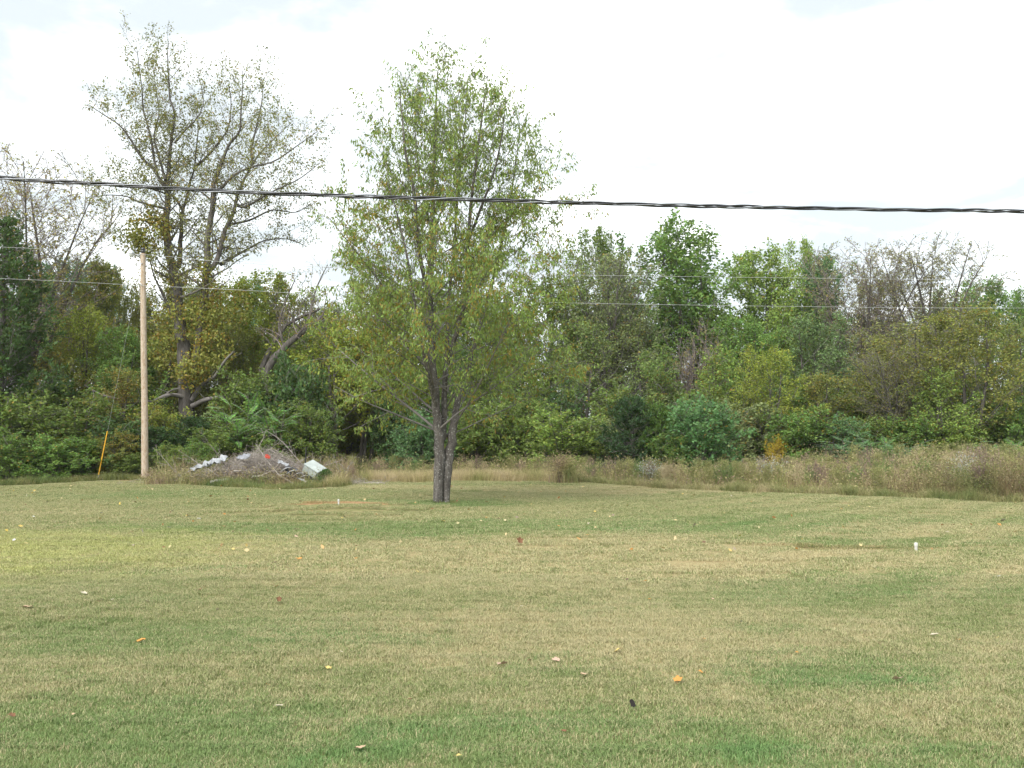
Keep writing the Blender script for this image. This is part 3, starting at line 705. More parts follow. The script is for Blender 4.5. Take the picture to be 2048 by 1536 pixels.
T_('fine_b', 2040, 640, 150, 47.5, (0.11, .14, .04), .08, 'broadleaf_tree', 'dull green tree right of the large olive one', 'tree', TR)
T_('cedar_b', 1262, 795, 125, 41.2, (0.026, .055, .022), 0, 'cedar_shrub', 'dark evergreen bush, darkest thing behind the weeds', 'shrub', SR)
T_('cedar_b', 1314, 808, 85, 40.8, (0.055, .098, .022), 0, 'cedar_shrub', 'yellower evergreen bush right against the dark one', 'shrub', SR)
T_('shrub_b', 1398, 795, 165, 40.5, (0.080, .160, .058), .02, 'shrub', 'large round bluish green bush standing forward in the weeds', 'shrub', SR)
T_('shrub_c', 1345, 860, 80, 40.2, GRN, .12, 'shrub', 'small bush left of the round bluish one', 'shrub', SR)
T_('shrub_c', 1552, 872, 38, 44, (0.33, .25, .03), .1, 'shrub', 'small yellow bush right of the round bluish one', 'shrub', SR)
T_('shrub_a', 1490, 800, 150, 46, GRY, .12, 'shrub', 'dull green bush right behind the round bluish one', 'shrub', SR)
T_('shrub_a', 1600, 815, 150, 45, GRN, .15, 'shrub', 'green bush right of the small yellow one', 'shrub', SR)
T_('shrub_c', 1672, 830, 120, 44.5, BLG, .08, 'shrub', 'bluish green bush under the olive small tree', 'shrub', SR)
T_('shrub_a', 1735, 830, 120, 45.5, MDG, .10, 'shrub', 'dark green bush behind the fern-leaved saplings', 'shrub', SR)
T_('shrub_b', 1815, 830, 140, 45.5, GRN, .12, 'shrub', 'green bush at the foot of the thin dark-stemmed tree', 'shrub', SR)
T_('shrub_a', 1900, 835, 130, 45, LGR, .10, 'shrub', 'light green bush left of the olive stems', 'shrub', SR)
T_('shrub_b', 1990, 800, 150, 46.5, MDG, .03, 'shrub', 'dark bush behind the olive stems', 'shrub', SR)
T_('shrub_b', 2060, 790, 130, 45, GRN, .03, 'shrub', 'green bush at the right border', 'shrub', SR)
for px, tp, w_, D, c_, lab in [(1245, 770, 150, 47, MDG, 'dark understorey bush left of the evergreen pair'), (1335, 775, 150, 47.5, GRY, 'grey-green understorey bush above the yellower evergreen'), (1425, 770, 150, 47.5, MDG, 'understorey bush behind the round bluish bush'),
        (1560, 775, 160, 49, GRN, 'understorey bush above the small yellow bush'), (1690, 775, 170, 49, MDG, 'dark understorey bush left of the grey stems'), (1800, 770, 150, 49, MDG, 'dark understorey bush behind the grey stems'), (1880, 780, 160, 49, GRN, 'understorey bush left of the olive stems'),
        (1110, 770, 150, 47.5, DKG, 'dark understorey bush above the light green one'), (700, 800, 120, 52, YGR, 'yellowish bush glimpsed between the bare dark trunks'), (770, 780, 130, 53, MDG, 'bush glimpsed left of the lawn tree trunk')]:
    T_(PR.choice(['shrub_a', 'shrub_c']), px, tp, w_, D, c_, .08, 'shrub', lab, 'shrub', SR)
T_('shrub_c', 2050, 925, 130, 28.6, (0.11, .15, .035), .10, 'shrub', 'low olive bush in the weeds at the right border', 'shrub', SR)
T_('sumac_a', 1700, 872, 100, 42.5, (0.09, .19, .075), 0, 'sapling', 'fern-leaved sapling left of the grey stems', 'sapling', SR)
T_('sumac_a', 1755, 865, 90, 42.2, (0.10, .21, .06), 0, 'sapling', 'middle fern-leaved sapling of three in front of the grey stems', 'sapling', SR)
T_('sumac_a', 1806, 880, 90, 41.5, (0.085, .18, .08), 0, 'sapling', 'fern-leaved sapling right of the grey stems', 'sapling', SR)
T_('sumac_a', 2010, 870, 110, 38.0, (0.10, .21, .05), 0, 'sapling', 'fern-leaved plant on top of the tall right weeds', 'sapling', SR)
for key, px, tp, w_, D, c_, lab in [('broad_b', 1372, 610, 220, 63, MDG, 'green tree deep behind the tallest green tree'), ('broad_a', 1252, 600, 190, 62, MDG, 'green tree deep behind the grey hazy twiggy one'), ('broad_b', 1760, 640, 210, 64, GRN, 'green tree deep behind the two bare tops'),
        ('broad_b', 640, 610, 170, 58, MDG, 'green tree deep behind the leaning trunks'), ('broad_a', -15, 640, 170, 46.5, DKG, 'dark tree filling the left border below the evergreen'), ('broad_b', 1600, 640, 190, 64, GRN, 'green tree deep behind the light green one'), ('broad_a', 1440, 660, 150, 60, MDG, 'green tree deep between tallest and light green trees')]:
    T_(key, px, tp, w_, D, c_, .03, 'broadleaf_tree', lab, 'tree', 'trees deep in the wood')
# --- trees on the far rise
TF = 'trees on the far rise'
for i, (px, tp, w_, D, lab) in enumerate([(72, 528, 100, 118, 'far tree on the rise, leftmost, beside the dark evergreen'), (122, 515, 95, 122, 'far dark tree, highest on the rise'), (170, 522, 90, 120, 'far tree on the rise right of the highest'),
                                   (215, 528, 80, 116, 'far tree on the rise just left of the pole'), (95, 560, 90, 104, 'nearer pale tree below the far rise'), (500, 560, 120, 112, 'far tree right of the big forked tree limbs'),
                                   (400, 570, 90, 112, 'far tree between the limbs of the big forked tree')]):
    T_(['broad_b', 'broad_a'][i % 2], px, tp, w_, D, [(0.05, .10, .045), (0.045, .095, .04), (.06, .12, .05)][i % 3] if i != 4 else (.12, .2, .07), 0, 'broadleaf_tree', lab, 'tree', TF)
for a in exec_rows: place(*a)

# ------------------------------------------------------------------ distant wood closing the view (reads as one mass)
def far_wood():
    r = np.random.default_rng(9); q = QB()
    for k in range(150):
        x = r.uniform(-150, 150); y = r.uniform(150, 185); z = TZ(x, y); h = r.uniform(6.5, 9.5); R = r.uniform(2.5, 4.5); n = 330
        v = norm(r.normal(0, 1, (n, 3))) * (r.uniform(.55, 1.0, (n, 1)) ** .5) * np.array([[R, R, h * .5]])
        c = v + np.array([[x, y, z + h * .5]])
        d = norm(r.normal(0, 1, (n, 3))); s = norm(np.cross(d, r.normal(0, 1, (n, 3)))); L = .8; 
        q.add(np.stack([c, c + d * L * .5 + s * .3, c + d * L, c + d * L * .5 - s * .3], 1).reshape(-1, 3), np.arange(n * 4).reshape(n, 4))
    o = link('far_wood', q.mesh('far_wood', M_FOL)); o.color = (0.075, .125, .055, .03)
    tag(o, 'distant belt of woodland glimpsed through the gaps in the tree line', 'wood', kind='stuff')
far_wood()

# ------------------------------------------------------------------ big forked tree (traced limbs)
def traced(T, D, base_off, pts, off, rad):
    """pixel polyline at distance D; depth drifts from base_off to off; radii interpolated along"""
    n = len(pts); out = []
    for i, (px, py) in enumerate(pts):
        f = i / (n - 1); d = D + base_off + (off - base_off) * f
        p = W(px, py, d); out.append((p.x, d, p.z, rad[0] + (rad[1] - rad[0]) * f ** 0.8))
    T.stem(out)
def hero_big():
    D = 45.0; T = Tree(101)
    b = W(375, 900, D); o = Vector((b.x, D, TZ(b.x, D)))
    t = lambda pts, b0, off, rad: traced(T, D, b0, pts, off, rad)
    t([(376, 958), (375, 900), (374, 836), (372, 785), (368, 700), (361, 665), (355, 614), (353, 580), (345, 535), (337, 498), (333, 443), (336, 405), (335, 378)], 0, -.3, (.40, .10))
    t([(335, 378), (338, 323), (343, 272), (349, 228), (340, 197), (337, 152), (335, 112), (337, 84)], -.3, .6, (.09, .010))
    t([(335, 385), (326, 366), (313, 344), (304, 289), (297, 255), (287, 221), (284, 180), (277, 125), (273, 92)], -.3, -1.2, (.08, .010))
    t([(312, 342), (296, 328), (280, 310), (256, 272), (236, 248), (205, 228), (176, 208)], -.5, -1.6, (.07, .01))
    t([(330, 360), (320, 320), (308, 272), (318, 228), (312, 180), (305, 130)], -.4, 1.4, (.06, .01))
    t([(349, 286), (369, 262), (393, 238), (407, 205), (400, 160)], 0, .8, (.05, .008))
    t([(347, 538), (359, 528), (362, 477), (364, 426), (373, 399), (379, 368), (388, 340), (392, 300), (396, 262), (392, 215)], -.1, 1.6, (.12, .010))
    t([(389, 336), (417, 310), (444, 276), (458, 250), (462, 200), (455, 160)], 1.0, 1.8, (.07, .01))
    t([(366, 424), (350, 396), (325, 385), (291, 375), (262, 372), (228, 355)], .3, -1.0, (.06, .009))
    t([(336, 418), (304, 411), (273, 402), (253, 393), (215, 390), (178, 396)], -.3, -1.8, (.06, .009))
    t([(333, 470), (310, 452), (280, 440), (250, 450), (215, 478)], -.2, -1.2, (.05, .009))
    t([(378, 800), (386, 758), (398, 680), (407, 610), (412, 560), (415, 518), (415, 477), (424, 426), (427, 392), (427, 366)], 0, -.4, (.21, .095))
    t([(427, 368), (444, 323), (458, 289), (479, 262), (482, 221), (485, 180), (485, 140)], -.4, -.9, (.09, .010))
    t([(412, 550), (434, 518), (448, 467), (465, 429), (475, 392), (489, 358), (506, 327), (523, 303), (547, 279), (582, 246)], -.3, .9, (.12, .010))
    t([(506, 327), (502, 303), (506, 282), (516, 241), (524, 200), (526, 160)], .5, 1.4, (.07, .01))
    t([(472, 410), (489, 414), (502, 408), (547, 382), (598, 358), (640, 326)], .3, -.9, (.08, .01))
    t([(428, 384), (444, 375), (468, 351), (502, 334), (547, 323), (598, 289), (636, 262)], -.4, -1.8, (.08, .01))
    t([(440, 530), (470, 512), (496, 498), (530, 481), (575, 478), (612, 492)], .1, 1.6, (.07, .01))
    t([(455, 450), (500, 440), (545, 420), (590, 425), (620, 410)], .4, 2.2, (.06, .01))
    t([(369, 662), (340, 620), (322, 580), (308, 552), (300, 520)], 0, -1.2, (.09, .02))
    env = None
    T.branch_stems(3.4, 6.8, env, (22, 55), (2.0, 1.35), up=.12, wander=.10, rfrac=.4, ztop=17)
    T.l2 = T.split(T.l1, .30, 45, .5, .4, 1.1, None, .08, .12, .12)
    T.l3 = T.split(T.l2, .22, 45, .55, .22, .5, None, .02, .12, .05)
    lv = T.leaves(T.l3, 11, .108, .055, spread=.10, droop=.45, upn=.4)
    # broken dead limbs low on the trunk (no leaves)
    D2 = Tree(102)
    def dead(pts, b0, off, rad): traced(D2, D, b0, pts, off, rad)
    dead([(374, 796), (350, 790), (328, 792), (305, 803), (290, 802), (262, 806), (239, 807)], -.2, -2.2, (.095, .025))
    dead([(300, 803), (280, 815), (262, 826)], -1.2, -2.4, (.04, .01))
    dead([(330, 791), (345, 780), (360, 776)], -.5, -1.4, (.05, .02))
    dead([(384, 800), (403, 771), (431, 751), (450, 722), (468, 703)], -.3, -1.4, (.10, .04))
    dead([(386, 812), (405, 802), (427, 796), (451, 793)], -.3, -1.6, (.12, .07))
    dead([(240, 800), (205, 790), (182, 778), (168, 770)], -1.8, -2.4, (.06, .015))
    D2.branch_stems(1.2, 0, None, (10, 40), (.9, .6), up=.1, wander=.15, rfrac=.3, ztop=8)
    # creeper leaves wrapping the lower fork
    r = T.np; cen = []; 
    for (px, py, rx, ry, n, dd) in [(385, 740, 42, 42, 1500, -.8), (425, 700, 45, 45, 1300, -.6), (345, 640, 42, 50, 1300, -.4), (430, 620, 45, 55, 1500, -.3), (470, 610, 35, 50, 900, .4), (330, 700, 40, 45, 900, .3), (395, 640, 35, 60, 900, -.2),
                                    (350, 545, 22, 30, 420, -.2), (410, 545, 20, 28, 330, -.3), (300, 455, 55, 28, 1500, -.8), (270, 480, 45, 26, 900, -.9), (318, 430, 25, 26, 600, -.4), (290, 500, 40, 22, 500, -.6)]:
        c = W(px, py, D + dd); s = 1 / PPM(D)
        v = norm(r.normal(0, 1, (n, 3))) * (r.uniform(0, 1, (n, 1)) ** .45) * np.array([[rx * s, .9, ry * s]])
        cl = np.sin(v * 5 + px).sum(1); v = v[cl > -.6]
        cen.append(v + np.array([[c.x, D + dd, c.z]]))
    c = np.concatenate(cen); n = len(c); d = norm(r.normal(0, .6, (n, 3)) + np.array([[0, 0, -.5]])); s = norm(np.cross(d, norm(r.normal(0, .6, (n, 3)) + np.array([[0, -.4, .5]])))); L = r.uniform(.09, .17, (n, 1))
    vine = QB(); vine.add(np.stack([c, c + d * L * .5 + s * L * .3, c + d * L, c + d * L * .5 - s * L * .3], 1).reshape(-1, 3), np.arange(n * 4).reshape(n, 4))
    e_ = empty('forked_tree', o)
    A, B = T.wood(rmin=.006, stem_k=10)
    for q, nm, mt in ((A, 'trunk', M_BARK), (B, 'branches', M_TWIG)):
        m_ = q.mesh('forked_' + nm, mt, True); m_.transform(Matrix.Translation(-o)); link(nm, m_, e_)
    m_ = lv.mesh('forked_crown', M_FOL); m_.transform(Matrix.Translation(-o)); c1 = link('crown', m_, e_); c1.color = (0.140, .146, .048, .16)
    A, B = D2.wood(rmin=.006, stem_k=8); A.add(B.verts(), np.concatenate(B.F))
    m_ = A.mesh('forked_dead', M_TWIG, True); m_.transform(Matrix.Translation(-o)); tag(link('dead_limbs', m_, e_), 'bleached broken limbs low on the trunk')
    m_ = vine.mesh('forked_vine', M_FOL); m_.transform(Matrix.Translation(-o)); v1 = link('vine_leaves', m_, e_); v1.color = (0.150, .155, .034, .30); tag(v1, 'olive and orange creeper leaves round the fork')
    tag(e_, 'tallest tree with several forked trunks and airy crown behind the pole', 'tree')
hero_big()

def leaning_tree():
    D = 46.0; T = Tree(111); b = W(528, 930, D); o = Vector((b.x, D, TZ(b.x, D)))
    traced(T, D, 0, [(505, 935), (515, 840), (535, 742), (565, 700), (600, 668), (645, 634)], -.8, (.24, .10))
    traced(T, D, 0, [(508, 850), (520, 760), (532, 715), (560, 665), (590, 640), (640, 618)], .9, (.16, .05))
    traced(T, D, -.4, [(570, 697), (562, 668), (558, 645), (572, 600), (590, 560)], 0, (.08, .02))
    traced(T, D, -.4, [(600, 668), (618, 640), (625, 600), (640, 560), (655, 530)], .6, (.08, .015))
    T.branch_stems(2.0, 4.2, None, (25, 65), (1.6, 1.2), up=.2, wander=.14, rfrac=.3, ztop=9)
    T.l2 = T.split(T.l1, .24, 45, .5, .35, .9, None, .1, .14, .12); T.l3 = T.split(T.l2, .17, 45, .55, .2, .45, None, .05, .14, .05)
    lv = T.leaves(T.l3, 2, .09, .05, spread=.04); e_ = empty('leaning_tree', o); A, B = T.wood(rmin=.006)
    for q, nm, mt, kw in ((A, 'trunk', M_BARK, True), (B, 'branches', M_TWIGP, True), (lv, 'crown', M_FOL, False)):
        m_ = q.mesh('leaning_' + nm, mt, kw); m_.transform(Matrix.Translation(-o)); c1 = link(nm, m_, e_); c1.color = (0.16, .15, .04, .4)
    tag(e_, 'twiggy tree with two trunks leaning far over to the right', 'tree')
leaning_tree()

# ------------------------------------------------------------------ the lawn tree (nearest tree)
def hero_lawn():
    D = 26.4; T = Tree(121); b = W(883, 1005, D); o = Vector((b.x, D, TZ(b.x, D)))
    m = 1 / PPM(D)
    def st(rows):           # (px, py, half width px, depth offset)
        out = []
        for px, py, hw, dd in rows:
            p = W(px, py, D + dd); out.append((p.x, D + dd, p.z, hw * m))
        T.stem(out)
    st([(875, 1014, 12, 0), (876, 1000, 9.8, 0), (878, 950, 10.5, 0), (880, 905, 11, 0), (876, 860, 9.5, -.05), (871, 800, 8.5, -.1), (864, 705, 7.5, -.15), (861, 637, 6.6, -.1), (861, 560, 6, 0), (864, 500, 5.2, .1), (866, 382, 4.2, .2), (869, 294, 3.2, .2), (872, 210, 2, .25), (875, 140, .7, .3)])
    st([(893, 1014, 10, .1), (892, 1000, 7.6, .1), (895, 950, 8.6, .08), (899, 908, 9.6, .1), (906, 859, 8.4, .15), (917, 797, 6, .35), (932, 750, 5, .5), (952, 680, 4.2, .8), (975, 600, 3.6, 1.0), (1000, 500, 2.8, 1.2), (1020, 400, 2, 1.3), (1035, 300, 1.2, 1.4), (1040, 240, .6, 1.4)])
    st([(884, 880, 7, .1), (888, 842, 6.4, .15), (890, 756, 5.6, .3), (901, 705, 5, .3), (926, 620, 4.4, .1), (933, 558, 4, 0), (937, 470, 3.6, -.1), (945, 382, 3, -.3), (954, 309, 2.4, -.4), (966, 220, 1.6, -.5), (976, 150, .6, -.6)])
    st([(862, 620, 5, -.1), (850, 570, 4.2, -.4), (836, 479, 3.6, -.7), (828, 382, 3, -.9), (814, 324, 2.4, -1.0), (807, 265, 1.8, -1.1), (799, 180, .7, -1.1)])
    st([(893, 740, 4, .3), (898, 600, 3.4, .9), (908, 500, 3, 1.2), (915, 400, 2.5, 1.4), (922, 324, 2, 1.5), (931, 240, 1.3, 1.5), (936, 150, .6, 1.5)])
    st([(937, 480, 3, -.1), (960, 420, 2.6, -.6), (986, 350, 2.1, -1.0), (1004, 270, 1.4, -1.3), (1012, 190, .6, -1.5)])
    st([(866, 470, 2.6, .1), (848, 400, 2.3, .8), (835, 320, 1.9, 1.2), (830, 250, 1.3, 1.4), (836, 160, .6, 1.5)])
    st([(873, 820, 4, -.1), (850, 720, 3.2, -.9), (832, 620, 2.8, -1.4), (815, 520, 2.3, -1.7), (795, 430, 1.7, -1.8), (770, 350, .8, -1.9)])
    zs = [1.2, 1.7, 2.5, 3.65, 4.85, 6.05, 7.3, 8.45, 9.65, 10.75, 11.3]
    Rs = [.7, 2.0, 3.1, 3.35, 3.25, 2.9, 2.5, 2.15, 1.7, 1.15, .4]
    cs = [890, 900, 935, 936, 926, 900, 900, 904, 900, 905, 905]
    cxs = [W(c, 700, D).x for c in cs]
    rr = random.Random(4); ph = [(rr.uniform(0, 6.28), k, rr.uniform(.7, 2)) for k in (2, 3, 5)]
    def env(p):
        z = p.z - o.z
        R = np.interp(z, zs, Rs); cx = np.interp(z, zs, cxs); a = math.atan2(p.y - D, p.x - cx)
        R *= 1 + .07 * sum(math.sin(k * a + f + w * z) for f, k, w in ph)
        return math.hypot(p.x - cx, p.y - D) < R and z < 10.9
    T.branch_stems(3.3, 1.35, env, (21, 62), (5.6, 1.9), up=.04, wander=.04, rfrac=.30, ztop=11)
    T.l2 = T.split(T.l1, .29, 38, .42, .35, .95, None, .03, .08, .2, droop=.22)
    T.l3 = T.split(T.l2, .19, 42, .5, .18, .42, None, -.1, .08, .1)
    low = lambda P: (P[:, 2] - o.z) < 7.4
    hi = lambda P: (P[:, 2] - o.z) >= 7.4
    L = T.leaves(T.l3, 20, .098, .034, spread=.055, droop=1.15, upn=.1, along=.25, keep=low)
    L2 = T.leaves(T.l3, 14, .098, .034, spread=.055, droop=1.15, upn=.1, along=.25, keep=hi)
    e_ = empty('lawn_tree', o); A, B = T.wood(rmin=.0045, stem_k=14)
    for q, nm, mt, sm in ((A, 'trunk', M_BARKH, True), (B, 'branches', M_TWIG, True), (L, 'crown', M_FOL, False), (L2, 'top_foliage', M_FOL, False)):
        m_ = q.mesh('lawn_' + nm, mt, sm); m_.transform(Matrix.Translation(-o)); c1 = link(nm, m_, e_); c1.color = (0.140, .190, .048, .22 if nm == 'crown' else .06)
    tag(e_, 'slender two-stemmed tree standing alone on the lawn', 'tree')
hero_lawn()

# ------------------------------------------------------------------ weeds and rough grass
M_WEED = mat_bladed('dry_weeds', [(0.0, (0.170, 0.220, 0.075)), (.3, (0.275, 0.275, 0.108)), (.52, (0.380, 0.325, 0.170)), (.70, (0.310, 0.235, 0.152)), (.86, (0.240, 0.180, 0.138)), (1.0, (0.389, 0.307, 0.177))], .9)
M_REED = mat_bladed('reed_stems', [(0.0, (0.13, .17, .06)), (.3, (0.21, .215, .085)), (.6, (.30, .25, .13)), (.8, (.22, .155, .095)), (1.0, (.38, .33, .20))], .8)
M_PALE = mat_bladed('pale_grass', [(0.0, (0.24, .26, .09)), (.3, (0.36, .33, .15)), (.65, (.48, .40, .23)), (1.0, (.55, .46, .30))], .7)
M_FRINGE = mat_bladed('fringe_grass', [(0.0, (0.18, .225, .08)), (.45, (0.28, .285, .12)), (.75, (.40, .36, .19)), (1.0, (.48, .41, .25))], .9)
M_ROUGH = mat_bladed('rough_grass', [(0.0, (0.10, .165, .05)), (.5, (0.19, .215, .075)), (1.0, (.33, .28, .13))], .9)
def blades(n, xy, h, lean, w, seed, seg=2, z=None, droop=.25):
    r = np.random.default_rng(seed); a = r.uniform(0, 2 * np.pi, n); zz = terrain(xy[:, 0], xy[:, 1]) if z is None else z
    d = np.stack([np.cos(a), np.sin(a)], 1); ln = r.uniform(.1, 1, n) * lean * h
    fa = a + r.uniform(0, 3.14, n); s = np.stack([np.cos(fa), np.sin(fa), np.zeros(n)], 1) * (w * r.uniform(.5, 1.3, n))[:, None] / 2
    rows = []
    for k in range(seg + 1):
        t = k / seg; p = np.c_[xy + d * (ln * t ** 1.8)[:, None], zz - .02 + h * (t - droop * t ** 3 * (ln / np.maximum(h, .01)))]
        ww = 1 - .8 * t; rows += [p - s * ww, p + s * ww]
    V = np.stack(rows, 1).reshape(-1, 3); o = np.arange(n)[:, None] * (2 * (seg + 1))
    F = np.concatenate([o + np.array([[2 * k, 2 * k + 1, 2 * k + 3, 2 * k + 2]]) for k in range(seg)], 0)
    return V, F
def heads(xy, ztop, n_each, spread, size, seed):
    """seed heads / small dead leaves near the tips"""
    r = np.random.default_rng(seed); k = np.repeat(np.arange(len(xy)), n_each); n = len(k)
    c = np.c_[xy[k], ztop[k]] + r.normal(0, 1, (n, 3)) * np.array([[spread, spread, spread * 1.6]])
    d = norm(r.normal(0, 1, (n, 3)) + np.array([[0, 0, .6]])); s = norm(np.cross(d, r.normal(0, 1, (n, 3)))) * size * .22; L = r.uniform(.5, 1.2, (n, 1)) * size
    return np.stack([c, c + d * L * .5 + s, c + d * L, c + d * L * .5 - s], 1).reshape(-1, 3), np.arange(n * 4).reshape(n, 4)
def weed_band():
    r = np.random.default_rng(61); N = 14000
    x = r.uniform(-9.5, 21, N * 3); y = r.uniform(26, 47, N * 3); ey = edge_y(x)
    vis = np.abs(x) < .47 * y + 1.5; back = np.where(x < -6, 46, 46)
    ok = vis & (y > ey + .35 + 1.5 * ((x > -5.8) & (x < 2.2))) & (y < back) & ~((x < -5.2) & (y < 38.6))
    # patchy clumping
    den = .55 + .45 * np.sin(x * 1.3 + 1) * np.sin(y * 1.1) + .25 * np.sin(x * 3.1 - y * 2.3); ok &= r.random(len(x)) < np.clip(den + .35, .15, 1)
    x, y = x[ok][:N], y[ok][:N]; n = len(x); dep = y - edge_y(x)
    h = (.26 + .38 * sstep(.3, 2.4, dep)) * r.uniform(.6, 1.25, n) * (1 + .12 * np.sin(x * 1.7) + .15 * np.sin(x * .6 + y * .5))
    right = sstep(9.0, 12.5, x) * sstep(.2, 1.4, dep); h *= 1 + .5 * right; h *= .82 + .3 * np.sin(x * 2.9 + 1.3 * np.sin(y * 1.9)) * np.sin(y * 2.4 + x)
    q = QB(); xy = np.c_[x, y]
    q.add(*blades(n, xy, h, .45, .017, 62))
    for k in range(2):
        xy2 = xy + r.normal(0, .10, (n, 2)); q.add(*blades(n, xy2, h * r.uniform(.5, 1.0, n), .7, .014, 63 + k))
    sel = r.random(n) < .8
    q.add(*heads(xy[sel], terrain(x[sel], y[sel]) + h[sel] * r.uniform(.55, .98, sel.sum()), 5, .09, .075, 65))
    
    o = link('tall_weeds', q.mesh('tall_weeds', M_WEED)); tag(o, 'tall dry brown and purplish weeds between the lawn and the wood', 'weeds', kind='stuff')
    # fringe of paler, shorter grass along the mower's edge
    n = 13000; x = r.uniform(1.6, 15, n); ey = edge_y(x); y = ey + r.gamma(1.6, .28, n); xy = np.c_[x, y]
    h = r.uniform(.14, .48, n) * (.7 + .3 * np.sin(x * 2.3) * np.sin(x * 5.1)); q = QB()
    q.add(*blades(n, xy, h, 1.0, .014, 71)); q.add(*blades(n, xy + r.normal(0, .05, (n, 2)), h * .8, 1.2, .012, 72))
    o = link('edge_grass', q.mesh('edge_grass', M_FRINGE)); tag(o, 'ragged unmown grass fringe along the lawn edge', 'grass', kind='stuff')
    n = 11000; x = r.uniform(-5.8, 2.2, n); y = edge_y(x) + .05 + r.gamma(2.2, .5, n); xy = np.c_[x, y]; q = QB()
    q.add(*blades(n, xy, r.uniform(.22, .5, n), .6, .013, 73)); q.add(*blades(n, xy + r.normal(0, .06, (n, 2)), r.uniform(.15, .4, n), .9, .012, 74))
    o = link('straw_grass', q.mesh('straw_grass', M_PALE)); tag(o, 'strip of pale straw-coloured grass behind the lawn tree', 'grass', kind='stuff')
    # pale tall stand at the right end
    n = 5200; x = r.uniform(9.6, 19, n); y = edge_y(x) + .3 + r.gamma(2.0, .5, n); xy = np.c_[x, y]; h = r.uniform(.4, 1.25, n) * sstep(9.5, 12.8, x + r.normal(0, .6, n)) * (.8 + .2 * np.sin(x * 2.1) * np.sin(y * 1.7)) + .2; q = QB()
    q.add(*blades(n, xy, h, 1.0, .014, 76, 4)); q.add(*blades(n, xy + r.normal(0, .08, (n, 2)), h * r.uniform(.5, .95, n), 1.3, .013, 75, 3)); q.add(*heads(xy, terrain(x, y) + h * r.uniform(.55, .95, n), 5, .08, .055, 77))
    o = link('reed_grass', q.mesh('reed_grass', M_REED)); tag(o, 'tall pale feathery grass stand near the right border', 'grass', kind='stuff')
    # rough verge under the left bushes and round the pile
    n = 16000; x = r.uniform(-19, -5.2, n); y = edge_y(x) + r.gamma(1.8, .45, n); xy = np.c_[x, y]; q = QB()
    h = r.uniform(.12, .42, n) * (.75 + .4 * np.sin(x * 1.9) * np.sin(x * .7 + 1)); q.add(*blades(n, xy, h, .9, .014, 78)); q.add(*blades(n, xy + r.normal(0, .06, (n, 2)), h * .8, 1.2, .013, 79))
    o = link('verge_grass', q.mesh('verge_grass', M_ROUGH)); tag(o, 'rough green grass under the bushes and round the brush pile', 'grass', kind='stuff')
weed_band()
def weed_plants():
    variants = []; c = bpy.data.collections.new('weed_plants')
    cols = [[(0, (0.270, 0.189, 0.162)), (1, (0.351, 0.270, 0.203))], [(0, (0.230, 0.250, 0.095)), (1, (0.365, 0.351, 0.149))], [(0, (0.135, 0.209, 0.068)), (1, (0.216, 0.284, 0.101))], [(0, (0.405, 0.338, 0.203)), (1, (0.540, 0.459, 0.284))], [(0, (0.216, 0.155, 0.135)), (1, (0.311, 0.230, 0.189))]]
    for k in range(5):
        T = Tree(300 + k); H, R = 1.15, .42; env = lobed_env(300 + k, R, 0, H, P_EGG, .25)
        for j in range(6):
            a = j * 2.4; sp = R * T.r.uniform(.2, .7); hh = H * T.r.uniform(.65, .95); T.stem([(.03 * math.cos(a), .03 * math.sin(a), -.05, .007), (sp * .4 * math.cos(a), sp * .4 * math.sin(a), hh * .5, .006), (sp * math.cos(a), sp * math.sin(a), hh, .003)])
        T.branch_stems(7, .25, env, (40, 65), (.35, .25), up=.3, wander=.12, rfrac=.5); T.l2 = T.split(T.l1, .07, 40, .5, .08, .2, None, .2, .12, .1)
        A, B = T.wood(rmin=.003, stem_k=4, k1=3); L = T.leaves(T.l2, 5 if k in (1, 2) else 4, .055 if k in (1, 2) else .035, .02, spread=.02, droop=.1)
        A.add(B.verts(), np.concatenate(B.F)); A.add(L.verts(), np.concatenate(L.F)); variants.append(bpy.data.objects.new('weed_plant', A.mesh('weed_plant', mat_bladed('weed_plant_%s' % 'abcde'[k], cols[k], 1.5))))
        c.objects.link(variants[-1])
    r = np.random.default_rng(88); n = 1250; x = r.uniform(-9, 20, n); y = r.uniform(27, 46.5, n); dep = y - edge_y(x); ok = (np.abs(x) < .48 * y + 1) & (dep > .8 + 1.6 * ((x > -5.8) & (x < 2.2))) & ~((x < -5) & (y < 39)); x, y = x[ok], y[ok]; n = len(x)
    pk = np.array([1, 3, 1, 2, 0, 4, 1])[(np.sin(x * .7 + 2 * np.sin(y * .6)) * 2.2 + np.sin(y * .9 - x * .4) * 1.6 + r.normal(0, 1.2, n) + 2.6).round().astype(int) % 7]
    sc = r.uniform(.38, .76, n) * (1 + .5 * sstep(10.5, 13.0, x))
    o = instancer('weed_stalks', np.c_[x, y, terrain(x, y)], r.uniform(0, 6.28, n), sc, pk, c); tag(o, 'branching dead weed stalks and leafy weeds among the tall grass', 'weeds', kind='stuff')
weed_plants()
def white_weed(px, py, D, h, label, seed):
    r = np.random.default_rng(seed); c = W(px, py, D); x, y = c.x, D; n = 110; xy = np.c_[r.normal(0, .22, n), r.normal(0, .15, n)]; hh = h * r.uniform(.55, 1.05, n); z0 = TZ(x, y); q = QB()
    q.add(*blades(n, xy, hh, .5, .011, seed, z=np.zeros(n))); e_ = empty('flowering_weed', (x, y, z0)); link('stems', q.mesh('stems', M_ROUGH), e_)
    q = QB(); q.add(*heads(xy, hh * .85, 6, .08, .045, seed + 1)); link('flowers', q.mesh('flowers', M_ASTER), e_); tag(e_, label, 'weed', 'pale flowering weeds')
M_ASTER = mat_plain('pale_flowers', (.33, .35, .32), .8, .2, 0, .2, 9)
